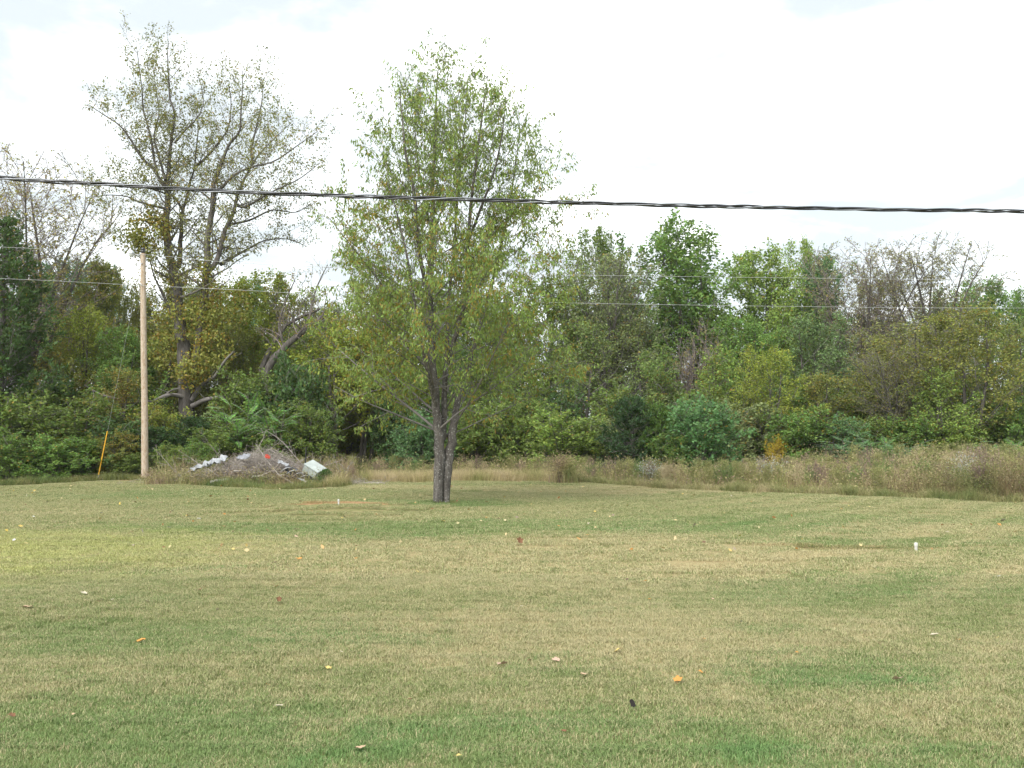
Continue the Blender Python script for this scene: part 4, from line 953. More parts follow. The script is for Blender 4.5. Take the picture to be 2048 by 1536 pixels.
white_weed(1304, 950, 34.8, .75, 'whitish flowering weed left of the round bluish bush', 5); white_weed(1540, 945, 33.2, .95, 'whitish flowering weed below the small yellow bush', 6); white_weed(1932, 955, 29.5, 1.1, 'pale grey weed in the tall grass near the right border', 7)

def trunk_grass():
    r = np.random.default_rng(14); c = G(884, 1006); n = 900; a = r.uniform(0, 6.28, n); d = .2 + np.abs(r.normal(0, .16, n)); xy = np.c_[c.x + np.cos(a) * d * 1.15, 26.42 + np.sin(a) * d]
    q = QB(); q.add(*blades(n, xy, r.uniform(.04, .13, n) * np.exp(-(d - .2) * 1.5), .8, .010, 15)); tag(link('trunk_grass', q.mesh('trunk_grass', M_ROUGH)), 'longer grass left by the mower round the lawn tree trunk', 'grass', kind='stuff')
trunk_grass()

# ------------------------------------------------------------------ utility pole, guy, wires
M_POLE = None
def mat_pole():
    m, t = new_mat('pole_wood'); b = NB(t); co = b.n('ShaderNodeTexCoord').outputs['Object']
    f = b.noise(b.vscale(co, (1, 1, .12)), 38, 6, .65, .3); c = b.ramp(f, [(.3, (.30, .23, .165)), (.6, (.48, .405, .32)), (.8, (.57, .50, .42))])
    k = b.ss(b.noise(b.vscale(co, (1, 1, .45)), 15, 4, .6), .52, .64); c = b.mix(b.math('MULTIPLY', k, .6), c, (.30, .19, .11, 1))
    b.out(b.prin(c, .85, .2, 0, b.bump(f, .5, .01))); return m
M_POLE = mat_pole()
M_BLACK = mat_plain('black_rubber', (.022, .023, .027), .32, .6, 0, .3, 20)
M_STEEL = mat_plain('galvanised_steel', (.42, .43, .44), .45, .5, .6, .15, 25)
M_LAMP = mat_plain('lamp_housing', (.50, .53, .55), .4, .5, .3, .1, 20)
M_GLASS = mat_plain('lamp_lens', (.72, .76, .78), .25, .6, 0, .06, 20)
M_YEL = mat_plain('yellow_plastic', (.62, .33, .02), .5, .4, 0, .18, 14)
M_WIRE = mat_plain('bare_wire', (.46, .47, .47), .45, .5, .3, .1, 4)
def lathe(rows, k=20):
    P = np.array([[(0, 0, z) for r_, z in rows]], float); R = np.array([[r_ for r_, z in rows]], float)
    a = np.arange(k) * 2 * np.pi / k
    V = np.stack([np.outer(R[0], np.cos(a)), np.outer(R[0], np.sin(a)), np.repeat(P[0, :, 2:], k, 1)], -1).reshape(-1, 3)
    n = len(rows); i = np.arange(n - 1)[:, None] * k; j = np.arange(k)[None]; j2 = (j + 1) % k
    return V, np.stack([i + j, i + j2, i + k + j2, i + k + j], -1).reshape(-1, 4)
def xf(V, rot=(0, 0, 0), loc=(0, 0, 0), sc=1.0):
    Mx = np.array(Matrix.LocRotScale(Vector(loc), __import__('mathutils').Euler(rot), Vector((sc, sc, sc))))
    return V @ Mx[:3, :3].T + Mx[:3, 3]
def tube_mesh(name, pts, rad, k, mat, n=None):
    q = smooth_line(pts, n) if n else np.array([tuple(p) for p in pts], float)
    rr = np.interp(np.linspace(0, 1, len(q)), np.linspace(0, 1, len(np.atleast_1d(rad))), np.atleast_1d(rad))
    V, F = tubes(q[None], rr[None], k); return qmesh(name, V, F, mat, True)
def rbox(name, sx, sy, sz, mat, bev=.03, jitter=0.0, seed=0):
    import bmesh
    bm = bmesh.new(); bmesh.ops.create_cube(bm, size=1.0)
    for v in bm.verts: v.co = Vector((v.co.x * sx, v.co.y * sy, v.co.z * sz))
    bmesh.ops.bevel(bm, geom=bm.edges[:], offset=bev, segments=2, affect='EDGES')
    rr = random.Random(seed)
    if jitter:
        bmesh.ops.subdivide_edges(bm, edges=bm.edges[:], cuts=2, use_grid_fill=True)
        for v in bm.verts: v.co += Vector((rr.gauss(0, jitter), rr.gauss(0, jitter), rr.gauss(0, jitter)))
    me = bpy.data.meshes.new(name); bm.to_mesh(me); bm.free(); me.materials.append(mat); return me
DP = 38.5
pb = W(290, 962, DP); PB = Vector((pb.x, DP, TZ(pb.x, DP)))
pole = empty('utility_pole', PB)
pl = [W(px, py, DP) for px, py in ((290, 968), (289.5, 900), (289, 800), (287.5, 700), (286.5, 600), (286, 508))]
PT = pl[-1].copy()
link('shaft', tube_mesh('shaft', [tuple(p - PB) + () for p in pl], (.128, .12, .112, .106, .1, .093), 20, M_POLE, 24), pole)
V, F = lathe([(.093, 0), (.094, .01), (.08, .02), (0.001, .03)]); link('pole_cap', qmesh('pole_cap', xf(V, loc=PT - PB), F, M_POLE, True), pole)
V, F = lathe([(.03, 0), (.035, .03), (.075, .04), (.085, .08), (.06, .1), (.08, .13), (.075, .18), (.04, .2), (.001, .21)]); link('insulator', qmesh('insulator', xf(V, loc=PT - PB + Vector((0, 0, .02))), F, M_BLACK, True), pole)
arm = [PT - PB + Vector(v) for v in ((-.08, -.02, -.12), (-.2, -.05, -.04), (-.36, -.08, .0))]
link('lamp_arm', tube_mesh('lamp_arm', arm, .02, 8, M_STEEL, 8), pole)
V, F = lathe([(.001, .10), (.05, .10), (.075, .06), (.10, .02), (.105, -.02), (.10, -.03)]); lh = link('lamp_head', qmesh('lamp_head', xf(V, rot=(0, -.15, 0), loc=PT - PB + Vector((-.38, -.08, .02))), F, M_LAMP, True), pole)
V, F = lathe([(.098, 0), (.085, -.06), (.05, -.1), (.001, -.11)]); link('lamp_lens', qmesh('lamp_lens', xf(V, loc=PT - PB + Vector((-.38, -.08, -.01))), F, M_GLASS, True), lh)
for zz in (-.36, -1.1):
    V, F = lathe([(.001, 0), (.022, 0), (.022, .05), (.001, .05)], 10)
    link('bolt', qmesh('bolt', xf(V, rot=(math.pi / 2, 0, 0), loc=PT - PB + Vector((0, -.09, zz))), F, M_STEEL, True), pole)
tag(pole, 'tall pale wooden utility pole at the edge of the lawn', 'pole')
# guy wire with its yellow guard
ga = W(195, 950, 38.2); ga.z = TZ(ga.x, 38.2); gt = PT + Vector((-.05, -.02, -.3)); gd = (gt - ga)
guy = empty('guy_wire', ga)
link('strand', tube_mesh('strand', [Vector((0, 0, -.05)), gd * .5, gd], .003, 6, M_STEEL), guy)
u_ = gd.normalized(); link('guard', tube_mesh('guard', [u_ * .22, u_ * .9, u_ * 1.75], (.02, .02, .019), 10, M_YEL, 6), guy)['label'] = 'bright yellow plastic guard over the lower guy wire'
link('anchor_rod', tube_mesh('anchor_rod', [Vector((0, 0, -.1)), u_ * .24], .014, 6, M_STEEL), guy)
tag(guy, 'guy wire of the pole with yellow guard tube, left of the pole', 'guy wire')
def wire(name, pix, label, rad=.0065):
    pts = [W(px, py, d) for px, py, d in pix]; q = smooth_line(pts, 60); c = Vector(q[0])
    V, F = tubes((q - q[0])[None], np.full((1, 60), rad), 6); o = link(name, qmesh(name, V, F, M_WIRE, True)); o.location = c
    tag(o, label, 'wire', 'thin power lines carried by the pole'); return o
wire('power_line', [(-1400, 425, 30), (-600, 470, 33.5), (0, 494, 36.8), (286, 509, 38.42), (480, 526, 38.9), (760, 538, 39.4), (1100, 549, 40), (1600, 556, 41), (2048, 560, 42), (2900, 560, 44), (4200, 540, 47)], 'thin pale power line running from the pole top, upper of two')
wire('power_line', [(-1400, 505, 30), (-600, 538, 33.5), (0, 557, 36.8), (286, 571, 38.38), (480, 580, 38.9), (700, 592, 39.3), (1100, 605, 40), (1600, 613, 41), (2048, 616, 42), (2900, 612, 44), (4200, 590, 47)], 'thin pale power line fixed lower on the pole, lower of two')
def service_cable():
    D = 6.4; px = [(-1500, 240), (-700, 307), (0, 356), (250, 371), (500, 385), (1024, 402), (1548, 415), (2048, 422), (2700, 424), (3500, 410)]
    ctr = smooth_line([W(a, b, D + (a - 1024) * 0.00012) for a, b in px], 900)
    L = np.r_[0, np.cumsum(np.linalg.norm(np.diff(ctr, axis=0), axis=1))]; r = random.Random(3)
    root = empty('service_cable', ctr[450]); o = ctr[450]
    wob = np.interp(L, np.linspace(0, L[-1], 40), [r.uniform(.6, 1.25) for _ in range(40)]); ph = np.cumsum(np.r_[0, np.diff(L)] * (2 * np.pi / .60) * wob)
    T_n = norm(np.gradient(ctr, axis=0)); N = norm(np.cross(T_n, np.array([[0, 0, 1.0]]))); B = np.cross(N, T_n)
    for k, (rad, mat, nm) in enumerate(((.0056, M_BLACK, 'conductor'), (.0056, M_BLACK, 'conductor'), (.0044, M_NEUT, 'neutral_wire'))):
        off = .0074 * np.interp(L, np.linspace(0, L[-1], 60), [r.uniform(.8, 1.35) for _ in range(60)])[:, None]
        a = ph + k * 2 * np.pi / 3; q = ctr + (np.cos(a)[:, None] * N + np.sin(a)[:, None] * B) * off
        V, F = tubes((q - o)[None], np.full((1, len(q)), rad), 8); link(nm, qmesh(nm, V, F, mat, True), root)
    tag(root, 'thick black twisted service cable crossing the whole sky', 'cable')
M_NEUT = mat_plain('weathered_aluminium', (.20, .21, .23), .4, .5, .6, .2, 30)
service_cable()

# ------------------------------------------------------------------ white cleanout pipes, stump
M_PVC = mat_plain('white_pvc', (.54, .53, .50), .4, .4, 0, .08, 20)
def pipe(px, py, h, r_, label, cap=True):
    g_ = G(px, py); e_ = empty('cleanout_pipe', (g_.x, g_.y, TZ(g_.x, g_.y)))
    V, F = lathe([(r_, -.1), (r_, h * .8)], 16); link('pipe', qmesh('pipe', V, F, M_PVC, True), e_)
    V, F = lathe([(r_ * 1.22, h * .62), (r_ * 1.25, h * .66), (r_ * 1.25, h * .95), (r_ * 1.1, h), (.3 * r_, h), (.28 * r_, h * 1.08), (.001, h * 1.08)], 16); link('cap', qmesh('cap', V, F, M_PVC, True), e_)
    tag(e_, label, 'pipe', 'white pipes in the lawn'); return e_
pipe(677, 1020, .12, .017, 'white pipe end on the bare earth mound left of the lawn tree')
pipe(1832, 1098, .125, .021, 'white pipe end standing alone in the right part of the lawn')
def stump():
    g_ = G(1124, 969); y = g_.y + .4; x = g_.x; e_ = empty('stump', (x, y, TZ(x, y))); r = np.random.default_rng(8)
    k = 18; rows = [(.17, -.05), (.14, .06), (.12, .18), (.115, .33), (.10, .36), (.05, .34), (.001, .33)]; V, F = lathe(rows, k)
    V[:, :2] *= (1 + .14 * np.sin(np.arctan2(V[:, 1], V[:, 0]) * 5) + r.normal(0, .04, len(V)))[:, None]; V[:, 2] += (V[:, 2] > .3) * r.normal(0, .03, len(V))
    link('wood', qmesh('wood', V, F, mat_bark('stump_wood', (.035, .028, .022), (.12, .09, .065)), True), e_)
    tag(e_, 'dark old stump at the lawn edge right of the lawn tree', 'stump')
    n = 420; a = r.uniform(0, 6.28, n); rad = np.abs(r.normal(0, .22, n)) + .05; xy = np.c_[x + .12 + np.cos(a) * rad * 1.3, y + np.sin(a) * rad]; q = QB(); h = r.uniform(.35, .95, n)
    q.add(*blades(n, xy, h, .5, .013, 9)); q.add(*heads(xy, terrain(xy[:, 0], xy[:, 1]) + h * .85, 7, .08, .06, 10))
    m_ = q.mesh('weed_clump', M_WEED); m_.transform(Matrix.Translation((-x, -y, 0))); o = link('weed_clump', m_); o.location = (x, y, 0)
    tag(o, 'brown dry weed clump growing round the old stump', 'weeds')
stump()

# ------------------------------------------------------------------ brush pile with scrap
M_STICK = mat_bark('dead_wood', (.22, .19, .165), (.46, .42, .38), None, 7)
M_SHEET = mat_plain('white_sheeting', (.34, .36, .385), .5, .4, 0, .22, 5, .3)
M_APPL = mat_plain('grey_enamel', (.36, .40, .38), .45, .45, 0, .18, 4, .1)
M_APPD = mat_plain('dark_metal', (.09, .09, .095), .55, .4, .3, .4, 6, .2)
M_RED = mat_plain('red_plastic', (.42, .055, .03), .45, .4, 0, .15, 8)
M_GREYS = mat_plain('grey_sheet', (.25, .26, .29), .6, .3, 0, .25, 6, .3)
def brush_pile():
    r = random.Random(17); c0 = W(510, 968, 36.6); O = Vector((c0.x, 36.6, TZ(c0.x, 36.6))); root = empty('brush_pile', O)
    def hgt(x): return max(.12, 1.08 * math.exp(-((x - .25) / 1.55) ** 2) + .25 * math.exp(-((x + 2.2) / .9) ** 2))
    rn = np.random.default_rng(18)
    for k in range(84):
        x = r.gauss(.1, 1.25); y = r.uniform(-.75, .75); z = r.uniform(.05, 1.0) * hgt(x) * (1 - .4 * abs(y))
        L = r.uniform(.9, 2.3) if k > 9 else r.uniform(1.0, 1.7); az = r.choice([0, math.pi]) + r.gauss(0, .5); el = r.gauss(.18 if k % 3 else .42, .16) if k > 9 else r.gauss(.08, .08)
        d = Vector((math.cos(az) * math.cos(el), math.sin(az) * math.cos(el), math.sin(el))); p = Vector((x, y, z)) - d * L * .45
        p.z = max(p.z, .03); T = Tree(500 + k); pts, LL = T.march(p, d, L, L / 6, None, .13, -.05)
        for q in pts: q.z = max(q.z, .02)
        r0 = r.uniform(.012, .034) if k > 9 else r.uniform(.032, .052); T.l1 = [(pts, LL, r0)]
        T.l2 = T.split(T.l1, .20, 40, .4, .25, .8, None, 0, .14, .25); T.l3 = T.split(T.l2, .16, 40, .5, .15, .4, None, 0, .14, .1)
        A, B = T.wood(rmin=.0055); link('branch', B.mesh('branch', M_STICK if k % 4 else M_TWIGP, True), root)
    V = [] ; n = 3600; x = rn.normal(.2, 1.35, n); y = rn.uniform(-.8, .8, n); hx = np.array([hgt(a) for a in x]); z = rn.uniform(0, 1.12, n) * hx * (1 - .3 * np.abs(y))
    a = rn.uniform(0, 6.28, n); el = rn.normal(.35, .5, n); L = rn.uniform(.2, .75, n); d = np.stack([np.cos(a) * np.cos(el), np.sin(a) * np.cos(el) * .6, np.sin(el)], 1)
    p0 = np.stack([x, y, z], 1) - d * L[:, None] / 2; mid = p0 + d * L[:, None] / 2 + rn.normal(0, .04, (n, 3)); p1 = p0 + d * L[:, None]; P = np.stack([p0, mid, p1], 1); P[:, :, 2] = np.maximum(P[:, :, 2], .01)
    Vv, F = tubes(P, np.tile(np.array([[.006, .005, .003]]), (n, 1)), 3); tag(link('twigs', qmesh('twigs', Vv, F, M_STICK), root), kind='stuff')
    tag(root, 'long heap of dead grey branches right of the pole', 'brush pile')
    def at(px, py, d): p = W(px, py, d); return p
    def sheet(name, c, sx, sz, rot, mat, label, cat, seed, amp=.05, nx_=14, nz_=8):
        rr = np.random.default_rng(seed); u, v = np.meshgrid(np.linspace(-.5, .5, nx_), np.linspace(-.5, .5, nz_))
        w = amp * (np.sin(u * 17 + v * 6 + seed) + .7 * np.sin(v * 19 - u * 5) + rr.normal(0, .5, u.shape)); eu = 1 + .18 * np.sin(v * 9 + seed)
        P = np.stack([u * sx * eu, w, v * sz * (1 + .2 * np.sin(u * 8 + seed))], -1).reshape(-1, 3); th = .012
        n_ = len(P); V = np.concatenate([P, P + np.array([[0, th, 0]])]); i = (np.arange(nz_ - 1)[:, None] * nx_ + np.arange(nx_ - 1)[None]).ravel(); q = np.stack([i, i + 1, i + nx_ + 1, i + nx_], -1)
        o = link(name, qmesh(name, V, np.concatenate([q, q[:, ::-1] + n_]), mat, False)); o.location = c; o.rotation_euler = rot; tag(o, label, cat); return o
    sheet('plastic_sheet', at(431, 922, 35.8), .72, .20, (-.9, -.38, .15), M_SHEET, 'crumpled white sheeting on the left slope of the brush pile, upper piece', 'sheeting', 3)
    sheet('plastic_sheet', at(402, 932, 35.7), .62, .13, (-.8, -.42, .1), M_SHEET, 'crumpled white sheeting on the brush pile, lower left piece', 'sheeting', 5)
    sheet('grey_panel', at(487, 913, 35.9), .42, .18, (-.6, -.25, 0), M_GREYS, 'grey flat scrap near the top of the brush pile', 'scrap', 7, .02)
    sheet('red_scrap', at(535, 913, 35.8), .17, .12, (-.3, .3, .2), M_RED, 'small red plastic scrap on top of the brush pile', 'scrap', 9, .015, 8, 6)
    sheet('white_scrap', at(566, 926, 35.7), .34, .10, (-.7, .35, .1), M_SHEET, 'small white torn scrap in the right half of the brush pile', 'scrap', 11, .03, 8, 5)
    # grey appliance lying tilted
    e_ = empty('appliance', at(627, 944, 35.9)); e_.rotation_euler = (.30, .50, -.35)
    link('body', rbox('body', .58, .48, .40, M_APPL, .035, .006, 1), e_)
    o = link('lid', rbox('lid', .60, .50, .035, M_APPL, .012), e_); o.location = (0, 0, .222)
    o = link('lower_panel', rbox('lower_panel', .42, .02, .13, M_APPD, .006), e_); o.location = (.03, -.250, -.09)
    o = link('open_end', rbox('open_end', .015, .36, .28, M_APPD, .005), e_); o.location = (-.296, 0, 0)
    tag(e_, 'tilted pale grey metal appliance at the right end of the brush pile', 'appliance')
    # dark scrap and a dropped white sheet
    e_ = empty('dark_scrap', at(585, 944, 35.8)); e_.rotation_euler = (.2, .45, .2)
    link('frame', rbox('frame', .55, .35, .22, M_APPD, .02, .02, 4), e_)
    for k in range(4):
        o = link('bar', tube_mesh('bar', [Vector((-.35 + .2 * k, -.2, -.1)), Vector((-.25 + .2 * k, -.24, .08)), Vector((-.1 + .2 * k, -.2, .16))], .012, 6, M_STEEL, 6), e_)
    tag(e_, 'dark twisted metal scrap left of the grey appliance', 'scrap')
    sheet('white_board', at(606, 960, 35.5), .34, .07, (-.9, .3, 0), M_SHEET, 'small white board on the ground in front of the grey appliance', 'board', 13, .01, 8, 4)
    o = link('black_stake', tube_mesh('black_stake', [at(610, 945, 36), at(611, 920, 36), at(612, 894, 36)], (.02, .018, .015), 8, M_BLACK)); tag(o, 'thin black stake standing behind the grey appliance', 'stake')
    # cut log
    g_ = at(440, 956, 35.2); e_ = empty('log', (g_.x, g_.y, .12)); V, F = lathe([(.001, -.3), (.085, -.3), (.095, -.2), (.09, .28), (.001, .3)], 12); V = xf(V, rot=(0, 1.45, .5)); link('wood', qmesh('wood', V, F, M_STICK, True), e_); tag(e_, 'short cut log lying before the brush pile', 'log')
    # green conifer sprig at the right end
    e_ = place('cedar_b', 652, 938, 34, 35.4, (.05, .10, .03), 0, 'sapling', 'small dark green sprig at the right end of the brush pile', 'sapling', None)
    # dry weeds around
    n = 3800; x = rn.uniform(-3.4, 3.2, n); y = rn.normal(-.75, .35, n); xy = np.c_[x + O.x, y + O.y]; q = QB(); h = rn.uniform(.15, .5, n); q.add(*blades(n, xy, h, .9, .013, 91)); q.add(*blades(1800, np.c_[rn.uniform(-3.6, 3, 1800) + O.x, rn.normal(.9, .3, 1800) + O.y], rn.uniform(.5, 1.15, 1800), .5, .014, 92)); q.add(*heads(xy, h * .9, 2, .06, .06, 93))
    tag(link('pile_weeds', q.mesh('pile_weeds', M_WEED)), 'dry brown weeds growing round the brush pile', 'weeds', kind='stuff')
brush_pile()

# ------------------------------------------------------------------ fallen leaves
LEAFC = {'tan': (.42, .30, .19), 'cream': (.46, .41, .30), 'pink': (.46, .32, .24), 'rust': (.17, .082, .04), 'orange': (.46, .235, .06), 'yellow': (.55, .43, .14), 'brown': (.12, .07, .04), 'black': (.02, .016, .014), 'white': (.48, .47, .43), 'olive': (.20, .17, .05)}
LMAT = {k: mat_plain('fallen_leaf_' + k, c, .65, .3, 0, .28, 22) for k, c in LEAFC.items()}
def leaf_mesh(seed, kind):
    """lobed, curled leaf about 1 unit wide"""
    r = random.Random(seed); n = 5 if kind == 'lobed' else 1; pts = []
    K = 21
    for i in range(K):
        a = -math.pi * .5 + 2 * math.pi * (i + .5) / K
        rad = .5 * (.62 + .38 * abs(math.cos(2.5 * (a - math.pi / 2)))) if kind == 'lobed' else .5 * (.55 + .45 * abs(math.sin(a))) 
        rad *= r.uniform(.88, 1.1); pts.append((rad * math.cos(a), rad * math.sin(a)))
    cu, cv = r.uniform(.3, 1.1), r.uniform(-.4, .9)
    def zed(x, y): return .02 + .45 * cu * x * x + .4 * cv * y * y + .05 * math.sin(9 * x + seed)
    V = [(0, 0, zed(0, 0))] + [(x * .55, y * .55, zed(x * .55, y * .55) - .02) for x, y in pts] + [(x, y, zed(x, y)) for x, y in pts]
    F = [(0, 1 + i, 1 + (i + 1) % K) for i in range(K)]
    me = bpy.data.meshes.new('fallen_leaf')
    st = len(V); V += [(-.012, -.2, zed(0, -.2)), (.012, -.2, zed(0, -.2)), (.03, -.85, .10), (.01, -.85, .11)]
    me.from_pydata(V, [], F + [(1 + i, 1 + K + i, 1 + K + (i + 1) % K, 1 + (i + 1) % K) for i in range(K)] + [(st, st + 1, st + 2, st + 3)]); me.update(); return me
LM = {}; LR = random.Random(5)
def fallen(px, py, c, size, label, group=None, up=0.0):
    g_ = G(px, py); D = g_.y; k = LR.randrange(3); kind = 'lobed' if c in ('tan', 'pink', 'orange', 'rust', 'yellow') else 'oval'
    if (c, k) not in LM:
        me = leaf_mesh(len(LM) * 7 + 3, kind); me.materials.append(LMAT[c]); LM[(c, k)] = me
    s = size / PPM(D) * 0.95
    o = link('fallen_leaf', LM[(c, k)]); o.location = (g_.x, g_.y, TZ(g_.x, g_.y) + .03 + up * s * .4); o.scale = (s, s, s)
    o.rotation_euler = (up if up else LR.uniform(-.1, .5), LR.uniform(-.3, .3), LR.uniform(0, 6.28) if not up else LR.uniform(-.5, .5)); tag(o, label, 'leaf', group); return o
FG = 'single leaves fallen on the lawn'
for row in [(54, 1228, 'tan', 26, 'tan red-spotted fallen leaf near the left border of the lawn'), (282, 1290, 'orange', 20, 'bright orange fallen leaf in the left foreground lawn'), (1040, 1090, 'rust', 15, 'upright rust-red leaf right of the lawn tree base', 1.2),
            (1003, 1328, 'pink', 24, 'pinkish tan leaf left of the middle foreground pair'), (1112, 1323, 'pink', 18, 'rounded pinkish leaf in the middle foreground'), (1058, 1322, 'rust', 11, 'small rust leaf between two pinkish leaves'),
            (1168, 1354, 'tan', 20, 'tan leaf just below the rounded pinkish leaf'), (1236, 1306, 'yellow', 24, 'pale yellow curled leaf in the middle foreground'), (1355, 1367, 'orange', 22, 'largest orange-yellow leaf right of centre foreground'),
            (1400, 1352, 'orange', 14, 'small orange leaf beside the largest orange one'), (1265, 1422, 'black', 17, 'black curled leaf standing up in the foreground', 1.1), (1128, 1471, 'rust', 14, 'small rust leaf near the bottom middle'),
            (918, 1523, 'yellow', 16, 'yellow leaf at the very bottom of the lawn'), (720, 1507, 'tan', 24, 'tan leaf at the bottom left of the yellow one'), (558, 1417, 'cream', 18, 'pale cream oval leaf in the left foreground'),
            (657, 1337, 'yellow', 17, 'yellow leaf left of centre foreground'), (535, 1374, 'orange', 10, 'small orange leaf above the pale cream oval one'), (1797, 1364, 'pink', 26, 'pale pinkish leaf in the right foreground'),
            (1868, 1268, 'cream', 18, 'cream curled leaf in the right part of the lawn'), (1917, 1278, 'orange', 12, 'small orange leaf right of the cream curled one'), (1407, 1286, 'orange', 11, 'orange-brown leaf right of the pale yellow curled one'),
            (1595, 1313, 'orange', 9, 'tiny orange leaf right of centre foreground'), (197, 1213, 'rust', 13, 'dark rust leaf left of a row of cream leaves'), (168, 1197, 'cream', 16, 'cream leaf above the dark rust leaf at left'),
            (296, 1210, 'cream', 15, 'cream leaf right of the dark rust leaf at left'), (399, 1186, 'rust', 11, 'small rust leaf in the left middle lawn'), (558, 1207, 'rust', 13, 'upright rust leaf left of centre lawn', 1.1),
            (435, 1222, 'cream', 12, 'pale leaf below the small rust leaf at left'), (548, 1134, 'brown', 14, 'dark brown leaf left of an orange one'), (598, 1126, 'orange', 15, 'orange leaf right of a dark brown one'),
            (594, 1057, 'brown', 12, 'dark leaf below the bare earth mound'), (24, 1445, 'rust', 15, 'rust leaf in the bottom left corner'), (1042, 1218, 'cream', 10, 'small cream leaf in the middle of the lawn'),
            (1254, 1158, 'brown', 11, 'dark brown leaf right of the upright rust-red one'), (2006, 1040, 'cream', 13, 'cream leaf near the right border of the lawn'), (886, 1047, 'yellow', 11, 'yellow leaf just in front of the lawn tree')]:
    fallen(*row[:5], FG, row[5] if len(row) > 5 else 0.0)
SG2 = 'small leaves fallen on the middle lawn'
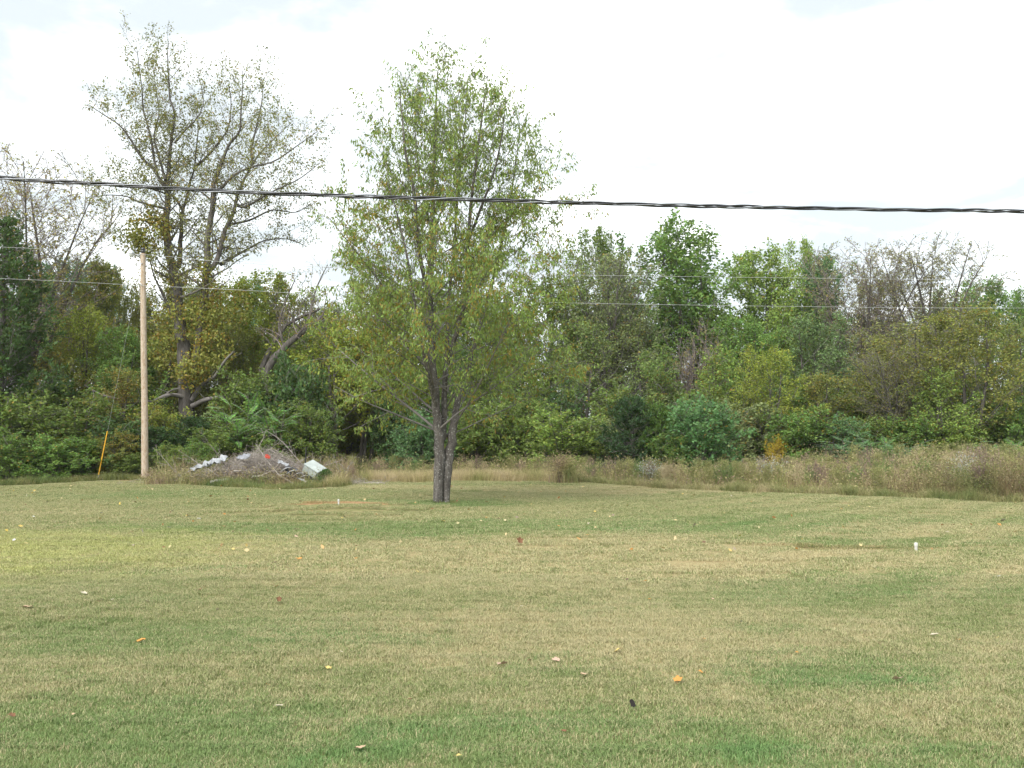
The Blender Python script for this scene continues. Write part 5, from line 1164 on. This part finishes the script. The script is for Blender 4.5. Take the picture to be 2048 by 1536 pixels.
for px, py, c, s, lab in [(225, 1209, 'cream', 9, 'tiny cream leaf close right of the dark rust leaf at left'), (580, 1128, 'yellow', 8, 'tiny yellow leaf between the dark brown and orange leaves'), (710, 1112, 'yellow', 9, 'small yellow leaf directly above a tiny orange one'), (712, 1126, 'orange', 7, 'tiny orange leaf directly below a small yellow one'),
        (592, 1077, 'pink', 10, 'pinkish leaf below the dark leaf near the earth mound'), (480, 1070, 'pink', 9, 'pinkish leaf on the lawn before the brush pile'), (338, 1058, 'white', 8, 'white leaf, lowest of the pale ones before the brush pile'), (379, 1033, 'white', 8, 'white leaf, left one of a close pair before the brush pile'),
        (398, 1036, 'white', 9, 'white leaf, right one of a close pair before the brush pile'), (343, 1023, 'cream', 8, 'cream leaf above the lowest white one before the brush pile'), (203, 1030, 'white', 7, 'tiny white leaf on the lawn below the yellow guy marker'), (28, 1082, 'white', 9, 'white leaf by the left border in the glare-tinted grass'),
        (66, 1037, 'white', 8, 'white leaf above the glare-tinted grass at left'), (553, 1178, 'orange', 8, 'tiny orange leaf above the upright rust one'), (220, 1091, 'olive', 8, 'olive leaf in the glare-tinted grass at left'), (358, 1128, 'brown', 8, 'brown speck of a leaf right of the glare-tinted grass'),
        (1290, 1160, 'orange', 8, 'tiny orange leaf right of the dark brown one mid-lawn'), (1300, 1197, 'orange', 8, 'tiny orange leaf below another one mid-lawn'), (1425, 1196, 'pink', 8, 'tiny pink leaf alone right of mid-lawn'), (835, 1148, 'yellow', 9, 'yellowish leaf alone below the lawn tree'),
        (782, 1070, 'tan', 9, 'tan leaf left below the lawn tree trunk'), (974, 1041, 'orange', 8, 'orange leaf right of the yellow one by the lawn tree'), (998, 1043, 'pink', 9, 'pink leaf right of the orange one by the lawn tree'), (918, 1121, 'brown', 7, 'brown leaf between lawn tree and mid-lawn'),
        (1480, 1079, 'yellow', 9, 'yellow leaf, right one of two on the dark green strip'), (1430, 1080, 'yellow', 8, 'yellow leaf, left one of two on the dark green strip'), (1118, 1061, 'orange', 8, 'orange leaf on the dark green strip behind the upright one'), (1175, 1076, 'orange', 8, 'orange leaf right of the upright rust-red one'),
        (322, 1006, 'tan', 8, 'tan leaf just before the pole foot'), (422, 996, 'orange', 9, 'orange leaf just before the brush pile'), (270, 1006, 'rust', 8, 'rust leaf just left before the pole foot'), (1827, 1117, 'tan', 7, 'tan leaf just below the right white pipe'),
        (1483, 1249, 'white', 8, 'white leaf alone right of mid-lawn'), (1998, 1158, 'white', 7, 'white leaf by the right border below the white pipe'), (1995, 1273, 'yellow', 8, 'yellow leaf by the right border'), (683, 1306, 'cream', 8, 'cream leaf above the yellow one left of centre'),
        (765, 1316, 'rust', 7, 'tiny rust leaf left of the centre foreground'), (1040, 1240, 'tan', 8, 'tan leaf just below the small cream one mid-lawn'), (146, 1441, 'tan', 9, 'tan leaf right of the corner rust leaf'), (820, 1402, 'rust', 9, 'rust leaf above the bottom yellow one')]:
    fallen(px, py, c, s, lab, SG2)
def litter():
    r = np.random.default_rng(33); q = QB(); n = 320
    y = r.uniform(15, 37, n); x = r.uniform(-.46, .46, n) * y; ok = y < edge_y(x) - .3; x, y = x[ok], y[ok]; n = len(x)
    c = np.c_[x, y, terrain(x, y) + .05]; d = norm(r.normal(0, 1, (n, 3)) * np.array([[1, 1, .45]])); s = norm(np.cross(d, r.normal(0, 1, (n, 3)) * np.array([[.5, .5, 1]]))); L = r.uniform(.05, .10, (n, 1))
    q.add(np.stack([c, c + d * L * .5 + s * L * .28, c + d * L, c + d * L * .5 - s * L * .28], 1).reshape(-1, 3), np.arange(n * 4).reshape(n, 4))
    m, t = new_mat('leaf_litter'); b = NB(t); rr = b.n('ShaderNodeNewGeometry').outputs['Random Per Island']
    b.out(b.prin(b.ramp(rr, [(0, (.5, .36, .08)), (.3, (.6, .5, .3)), (.55, (.42, .22, .06)), (.75, (.14, .08, .04)), (1, (.48, .44, .34))]), .7, .3))
    tag(link('leaf_litter', q.mesh('leaf_litter', m)), 'scattered small yellow and brown leaves on the far lawn', 'leaves', kind='stuff')
litter()

# ------------------------------------------------------------------ haze volume added to lift the darks, like lens veiling
def added_haze(density):
    import bmesh
    bm = bmesh.new(); bmesh.ops.create_cube(bm, size=1.0); me = bpy.data.meshes.new('added_haze'); bm.to_mesh(me); bm.free()
    o = link('added_haze', me); o.scale = (1500, 1700, 45); o.location = (0, 700, 20.5)
    m, t = new_mat('haze_veil'); v = t.nodes.new('ShaderNodeVolumePrincipled'); v.inputs['Color'].default_value = (0.92, 0.95, 1.0, 1); v.inputs['Density'].default_value = density
    v.inputs['Anisotropy'].default_value = 0.2; ou = t.nodes.new('ShaderNodeOutputMaterial'); t.links.new(v.outputs[0], ou.inputs['Volume']); me.materials.append(m)
    tag(o, 'faint haze added over the yard and the wood to lift the dark tones', 'added_haze', kind='stuff')
added_haze(0.00022)
SC.cycles.volume_bounces = 1
